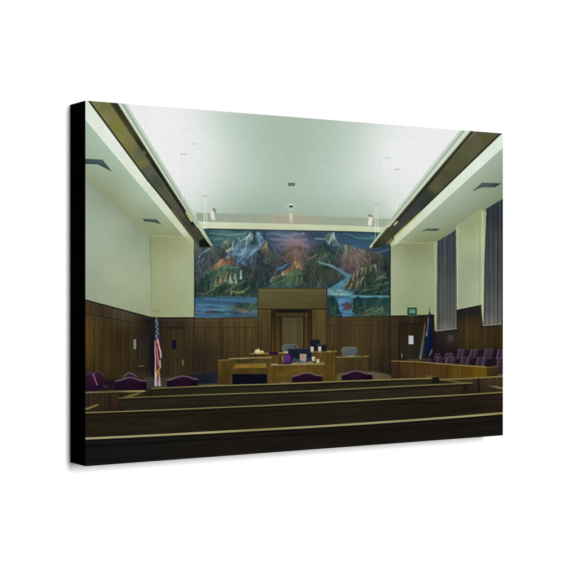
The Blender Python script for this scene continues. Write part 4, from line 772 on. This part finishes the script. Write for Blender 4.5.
# ================================================================== rail and pews
fill([(80, 391.6), (149, 390.6), (149, 388), (385, 379.4), (436, 378), (470, 377.6), (510, 375.6), (510, 400), (80, 420)], [(100, 400, 44, 36, 24), (300, 390, 44, 39, 25), (490, 385, 60, 49, 29)], 0, aa=.6)
P = new_part('printed_rail', 'panelled wooden rail at the left of the print')
fill([(80, 392), (148.6, 390.8), (149, 398), (120, 413), (80, 415)], wood([(88, 398, 46, 39, 31), (98, 402, 47, 38, 29), (106, 400, 36, 31, 26), (114, 402, 50, 40, 28), (122, 405, 30, 26, 26), (138, 396, 40, 36, 26), (88, 410, 42, 35, 27)], 71, .3, 1.4), P, aa=.5)
for xx, a in ((101, .4), (108.6, .8), (110.6, .6), (121, .6), (124.5, .6)):
    stroke([(xx, 394), (xx, 411)], 1.1, (22, 19, 20), alpha=a)
stroke([(85, 392.6), (108, 391.8), (110, 391.6), (148, 391)], 1.7, [(88, 392, 110, 102, 72), (108, 392, 98, 90, 56), (140, 391, 156, 140, 86)], P, aa=.5, alpha=.95)
stroke([(85, 394.4), (148, 392.8)], .9, (34, 29, 20), alpha=.6)
fill([(118.8, 398.4), (121, 397.6), (138, 392.6), (142, 393), (128, 398)], (122, 108, 62), aa=.6, alpha=.85)
fill([(80, 411), (86, 408), (97, 404.2), (99.6, 405), (88, 409.6)], (134, 120, 72), aa=.6, alpha=.85)
P = new_part('printed_rail', 'panelled wooden rail at the right of the print')
fill([(436, 379), (470, 378), (510, 375.8), (510, 394), (465, 396), (436, 384)], wood(adj([(450, 382, 48, 40, 25), (466, 384, 66, 53, 31), (472, 390, 62, 48, 29), (484, 384, 58, 48, 29), (498, 384, 66, 54, 33), (500, 391, 56, 46, 28), (484, 392, 48, 40, 26)], (.76, .79, .9)), 72, .28, 1.4), P, aa=.5)
stroke([(436, 379.8), (470, 378.4), (506, 376.2)], 1.6, (128, 116, 66), P, aa=.5, alpha=.9); stroke([(440, 381.4), (506, 378.2)], .9, (40, 33, 22), alpha=.5)
stroke([(478.6, 378.6), (478.8, 393)], 1.3, (18, 16, 14), alpha=.85)
fill([(488.6, 385.8), (493, 385.6), (505, 387.6), (505, 389.8), (497, 388.4)], (118, 108, 70), aa=.6, alpha=.85)
fill([(442, 380.4), (447, 379.6), (472, 383), (471, 384.4), (462, 383.2)], (114, 104, 64), aa=.6, alpha=.7)
fill([(424, 375.6), (429, 375.4), (436, 376.8), (430, 378.6)], (112, 96, 54), aa=.8, alpha=.6)

def pew(top, low, face, line, lw, lab, seed, x0=80, x1=510, dark=.5):
    """top / low: points along the upper edge and the lower one"""
    P = new_part('printed_pew', lab)
    fill(top + low[::-1], hgrain(adj(face, (1.08, 1.04, 1.0)), seed, .25), P, aa=.5)
    stroke([(a, b + lw * .5 + .9) for a, b in top], 1.4, (14, 13, 11), None, aa=.8, alpha=dark)
    stroke([(a, b + lw * .5 + 3.6) for a, b in top], 1.0, (70, 64, 42), None, aa=1.0, alpha=.12)
    stroke(top, lw, line, P, aa=.45, alpha=.95)
    stroke([(a, b - lw * .25) for a, b in top], lw * .35, [(top[0][0], top[0][1], 160, 152, 108), (top[-1][0], top[-1][1], 150, 142, 92)], None, aa=.4, alpha=.35)
L1 = [(151, 388.7), (185, 387), (220, 385.6), (270, 384.2), (310, 382.7), (350, 381), (385, 379.8), (410, 378.9), (434, 378.3)]
L2 = [(119, 398.2), (165, 396.2), (220, 394.2), (270, 392.4), (310, 390.9), (360, 388.5), (385, 387.2), (410, 385.9), (440, 384.4), (472, 383)]
L3 = [(80, 413), (125, 411.4), (165, 409.9), (220, 407.5), (270, 405.3), (310, 403.2), (360, 400.6), (410, 397.8), (465, 394.7), (510, 391.8)]
L4 = [(80, 438.9), (125, 436.8), (165, 434.8), (220, 431.9), (270, 429.2), (310, 427), (360, 423.8), (410, 420.4), (465, 416.3), (510, 412.6)]
BB = [(80, 475), (510, 446)]
pew(L1, [(150, 400), (220, 397), (434, 388)], [(160, 393, 30, 29, 22), (220, 390, 34, 32, 23), (300, 388, 31, 30, 21), (380, 384, 33, 31, 22), (425, 382, 38, 35, 24)], [(160, 388, 96, 86, 52), (220, 386, 122, 112, 68), (300, 383, 132, 120, 74), (400, 379, 132, 120, 74)], 1.3, 'rearmost pew in the print, narrow with its top edge just under the chairs', 73, dark=.35)
fill([(145, 389.4), (151.4, 388.6), (152, 397), (145, 397)], (30, 27, 20), aa=.7, alpha=.8)
fill([(432, 377.6), (438.6, 377.2), (439.6, 381), (438, 383.6), (432, 383.8)], (24, 21, 17), aa=.7)
pew(L2, [(122, 412), (220, 409), (465, 397), (472, 394)], [(126, 405, 34, 31, 26), (150, 404, 32, 30, 23), (220, 401, 34, 31, 24), (310, 397, 32, 30, 24), (400, 392, 35, 32, 23), (455, 389, 39, 35, 24), (468, 389, 34, 29, 20)], [(125, 398, 84, 74, 44), (220, 394, 112, 104, 66), (310, 391, 116, 108, 70), (410, 386, 118, 108, 68), (468, 383, 108, 98, 60)], 1.3, 'second rearmost pew in the print, ending before the right rail', 74, dark=.45)
fill([(463, 385), (468, 384.4), (468, 394.4), (463, 395)], (24, 21, 18), aa=1., alpha=.6)
pew(L3, [(80, 440), (310, 428), (510, 414)], [(90, 425, 32, 28, 19), (130, 424, 32, 28, 19), (220, 420, 29, 26, 18), (310, 415, 30, 26, 19), (400, 410, 29, 26, 20), (470, 404, 29, 26, 20), (500, 403, 34, 30, 22)], [(90, 413, 124, 114, 66), (165, 410, 126, 118, 74), (220, 407, 124, 116, 74), (310, 403, 134, 126, 84), (410, 398, 138, 130, 86), (500, 392, 132, 120, 70)], 1.25, 'second nearest pew in the print, its edge thin and pale', 75, dark=.5)
pew(L4, BB, [(95, 455, 18, 19, 20), (150, 450, 21, 20, 19), (220, 446, 25, 23, 19), (300, 440, 23, 21, 19), (400, 432, 22, 20, 18), (480, 425, 23, 21, 17), (400, 445, 23, 21, 17), (220, 456, 26, 24, 20)], [(90, 438, 164, 160, 122), (165, 435, 158, 152, 110), (200, 433, 172, 166, 120), (260, 430, 140, 132, 88), (310, 427, 152, 146, 104), (380, 422, 158, 152, 112), (410, 420, 148, 142, 100), (470, 416, 166, 160, 118), (500, 413, 150, 142, 92)], 2.1, 'nearest pew along the bottom of the print', 76, dark=.55)
stroke([(80, 446), (220, 439), (350, 431.6), (510, 420.6)], 1.0, (8, 8, 10), aa=1.0, alpha=.6)
stroke([(80, 419), (220, 413.6), (350, 407), (510, 398)], .9, (14, 13, 11), aa=1.0, alpha=.5)
for yy in (445, 451, 458):
    stroke([(85, yy + 6), (503, yy - 24)], .8, (34, 33, 28), aa=.9, alpha=.25)
# sensor grain of the printed photograph
for ch in range(3):
    IMG[..., ch] += 1.6 * (.7 * fbm(PX * 1.1, PY * 1.1, 400, 2) + .25 * fbm(PX * .5, PY * .5, 401 + ch, 2)) * (.5 + IMG[..., ch] / 255.0)
# the print is crisply sharpened, as its photograph was
def soften(a):
    p = np.pad(a, ((2, 2), (2, 2), (0, 0)), mode='edge')
    k5 = (.12, .23, .30, .23, .12)
    t = sum(k5[i] * p[i:i + a.shape[0]] for i in range(5))
    return sum(k5[i] * t[:, i:i + a.shape[1]] for i in range(5))
IMG = np.clip(IMG + .5 * (IMG - soften(IMG)), 2, 245)

# ------------------------------------------------------------------ build
def lin(c):
    c = np.clip(c / 255.0, 0, 1)
    return np.where(c <= .04045, c / 12.92, ((c + .055) / 1.055) ** 2.4)
ALB = np.clip(lin(IMG) / E_LIGHT, 0.0005, 0.9)

def mat(name):
    m = bpy.data.materials.new(name); m.use_nodes = True
    return m, m.node_tree, m.node_tree.nodes['Principled BSDF']
ink, nt, bs = mat('printed canvas')
at = nt.nodes.new('ShaderNodeAttribute'); at.attribute_name = 'ink'
tc = nt.nodes.new('ShaderNodeTexCoord')
weave = nt.nodes.new('ShaderNodeTexWave'); weave.wave_type = 'BANDS'; weave.bands_direction = 'X'; weave.inputs['Scale'].default_value = 420; weave.inputs['Distortion'].default_value = 1.5
weave2 = nt.nodes.new('ShaderNodeTexWave'); weave2.wave_type = 'BANDS'; weave2.bands_direction = 'Z'; weave2.inputs['Scale'].default_value = 420; weave2.inputs['Distortion'].default_value = 1.5
mx = nt.nodes.new('ShaderNodeMath'); mx.operation = 'MAXIMUM'
bmp = nt.nodes.new('ShaderNodeBump'); bmp.inputs['Strength'].default_value = .10; bmp.inputs['Distance'].default_value = .0002
for a, b in ((tc.outputs['Object'], weave.inputs['Vector']), (tc.outputs['Object'], weave2.inputs['Vector']), (weave.outputs['Fac'], mx.inputs[0]), (weave2.outputs['Fac'], mx.inputs[1]), (mx.outputs[0], bmp.inputs['Height']), (bmp.outputs[0], bs.inputs['Normal']), (at.outputs['Color'], bs.inputs['Base Color'])):
    nt.links.new(a, b)
bs.inputs['Roughness'].default_value = .9; bs.inputs['Specular IOR Level'].default_value = 0.0

black, nt, bs = mat('black wrapped canvas')
nz = nt.nodes.new('ShaderNodeTexNoise'); nz.inputs['Scale'].default_value = 900
rmp = nt.nodes.new('ShaderNodeValToRGB'); rmp.color_ramp.elements[0].color = (.0004, .0004, .0005, 1); rmp.color_ramp.elements[1].color = (.0012, .0012, .0014, 1)
nt.links.new(nz.outputs['Fac'], rmp.inputs[0]); nt.links.new(rmp.outputs[0], bs.inputs['Base Color'])
bs.inputs['Roughness'].default_value = .95; bs.inputs['Specular IOR Level'].default_value = 0.0

white, nt, bs = mat('matt white wall')
nz = nt.nodes.new('ShaderNodeTexNoise'); nz.inputs['Scale'].default_value = 60; nz.inputs['Detail'].default_value = 6
rmp = nt.nodes.new('ShaderNodeValToRGB'); rmp.color_ramp.elements[0].color = (.86, .86, .86, 1); rmp.color_ramp.elements[1].color = (.88, .88, .88, 1)
bmp = nt.nodes.new('ShaderNodeBump'); bmp.inputs['Strength'].default_value = .03; bmp.inputs['Distance'].default_value = .001
nt.links.new(nz.outputs['Fac'], rmp.inputs[0]); nt.links.new(rmp.outputs[0], bs.inputs['Base Color']); nt.links.new(nz.outputs['Fac'], bmp.inputs['Height']); nt.links.new(bmp.outputs[0], bs.inputs['Normal'])
bs.inputs['Roughness'].default_value = .95; bs.inputs['Specular IOR Level'].default_value = 0.0

# the canvas stands in its own frame: x along the front, y into the wall, z up, origin at the bottom middle of its back
theta = math.atan2(d[1], d[0])
mid = (PL + PR) / 2 + nb * DEPTH
root = bpy.data.objects.new('canvas_print', None); col.objects.link(root)
root.empty_display_size = .1
root.location = (mid[0], mid[1], CAM_Z + TOP - H); root.rotation_euler = (0, 0, theta)
root['label'] = 'rectangular canvas print of a courtroom with black wrapped edges on a white wall'
root['category'] = 'canvas print'

def make(name, verts, faces, m, parent, label=None, loops=None):
    me = bpy.data.meshes.new(name)
    verts = np.asarray(verts, dtype=np.float32); faces = np.asarray(faces, dtype=np.int32)
    me.vertices.add(len(verts)); me.vertices.foreach_set('co', verts.ravel())
    me.loops.add(faces.size); me.loops.foreach_set('vertex_index', faces.ravel())
    me.polygons.add(len(faces)); me.polygons.foreach_set('loop_start', np.arange(0, faces.size, 4, dtype=np.int32))
    me.update(calc_edges=True); me.materials.append(m)
    if loops is not None:
        ca = me.color_attributes.new('ink', 'FLOAT_COLOR', 'POINT')
        ca.data.foreach_set('color', loops.astype(np.float32).ravel())
    o = bpy.data.objects.new(name, me); col.objects.link(o); o.parent = parent
    if label: o['label'] = label
    return o

# black edge: the wrapped sides, with softly rounded corners and the folded cloth at the back
def ring(yv, inset):
    a, b = W / 2 - inset, H
    return [(-a, yv, inset), (a, yv, inset), (a, yv, b - inset), (-a, yv, b - inset)]
prof = [(-DEPTH + .0003, .0030), (-DEPTH + .0003, .0002), (-DEPTH + .0012, .0), (-DEPTH * .5, .00005), (-.0015, .0), (-.0003, .0008), (-.0003, .035), (-.004, .036), (-.004, .06)]
vv = []; ff = []
for yv, ins in prof: vv += ring(yv, ins)
for i in range(len(prof) - 1):
    for j in range(4):
        a = i * 4 + j; b = i * 4 + (j + 1) % 4
        ff.append((a, a + 4, b + 4, b))
make('black_edge', vv, ff, black, root)

# printed face: one sheet, cut into the things pictured on it
X = (u - .5) * W; Z = (1 - v) * H
Y = np.full_like(X, -DEPTH)
POS = np.stack([X, Y, Z], -1).reshape(-1, 3)
CO = np.concatenate([ALB, np.ones((NV, NU, 1))], -1).reshape(-1, 4)
idx = np.arange(NV * NU).reshape(NV, NU)
quads = np.stack([idx[:-1, :-1], idx[1:, :-1], idx[1:, 1:], idx[:-1, 1:]], -1).reshape(-1, 4)
qid = IDS[:-1, :-1].reshape(-1)
def sheet(i, name, parent, label):
    q = quads[qid == i]
    if len(q) == 0: return None
    used, inv = np.unique(q, return_inverse=True)
    return make(name, POS[used], inv.reshape(-1, 4), ink, parent, label, CO[used])
picture = sheet(0, 'printed_picture', root, None)
for i in range(1, len(PARTS)):
    sheet(i, PARTS[i][0], picture, PARTS[i][1])

# the wall the canvas hangs on
S = 6.0
wall = make('wall', [(-S, .0006, -1.5), (S, .0006, -1.5), (S, .0006, 3), (-S, .0006, 3)], [(0, 1, 2, 3)], white, None)
wall.location = (mid[0], mid[1], CAM_Z - .4); wall.rotation_euler = (0, 0, theta)
wall['kind'] = 'structure'

# ------------------------------------------------------------------ camera
cam = bpy.data.cameras.new('camera'); co = bpy.data.objects.new('camera', cam); col.objects.link(co)
co.location = (0, 0, CAM_Z); co.rotation_euler = (math.pi / 2, 0, 0)
cam.sensor_width = 36; cam.lens = F / 576 * 36
cam.shift_y = (CY - 288.0) / 576; cam.clip_start = .05; cam.clip_end = 200
scene.camera = co

# ------------------------------------------------------------------ light: an even bright studio and one large soft box above
w = bpy.data.worlds.new('World'); scene.world = w; w.use_nodes = True
bg = w.node_tree.nodes['Background']; bg.inputs[0].default_value = (1, 1, 1, 1); bg.inputs[1].default_value = .22
LD = 5.0
L = bpy.data.lights.new('softbox', 'AREA'); L.shape = 'RECTANGLE'; L.size = .85; L.size_y = 1.85; L.energy = 300
lo = bpy.data.objects.new('softbox', L); col.objects.link(lo)
nf = -nb                                    # out of the wall
ctr = (PL + PR) / 2
cz = CAM_Z + TOP - H / 2
lp = np.array([ctr[0] + nf[0] * LD + d[0] * .05, ctr[1] + nf[1] * LD + d[1] * .05, cz + .66])
lo.location = lp
from mathutils import Vector
lo.rotation_euler = (Vector((ctr[0], ctr[1], cz)) - Vector(lp)).to_track_quat('-Z', 'Y').to_euler()

vs = scene.view_settings
scene.display_settings.display_device = 'sRGB'
vs.view_transform = 'Standard'; vs.look = 'None'; vs.exposure = 0; vs.gamma = 1
scene.cycles.max_bounces = 4
scene.cycles.filter_width = 1.3
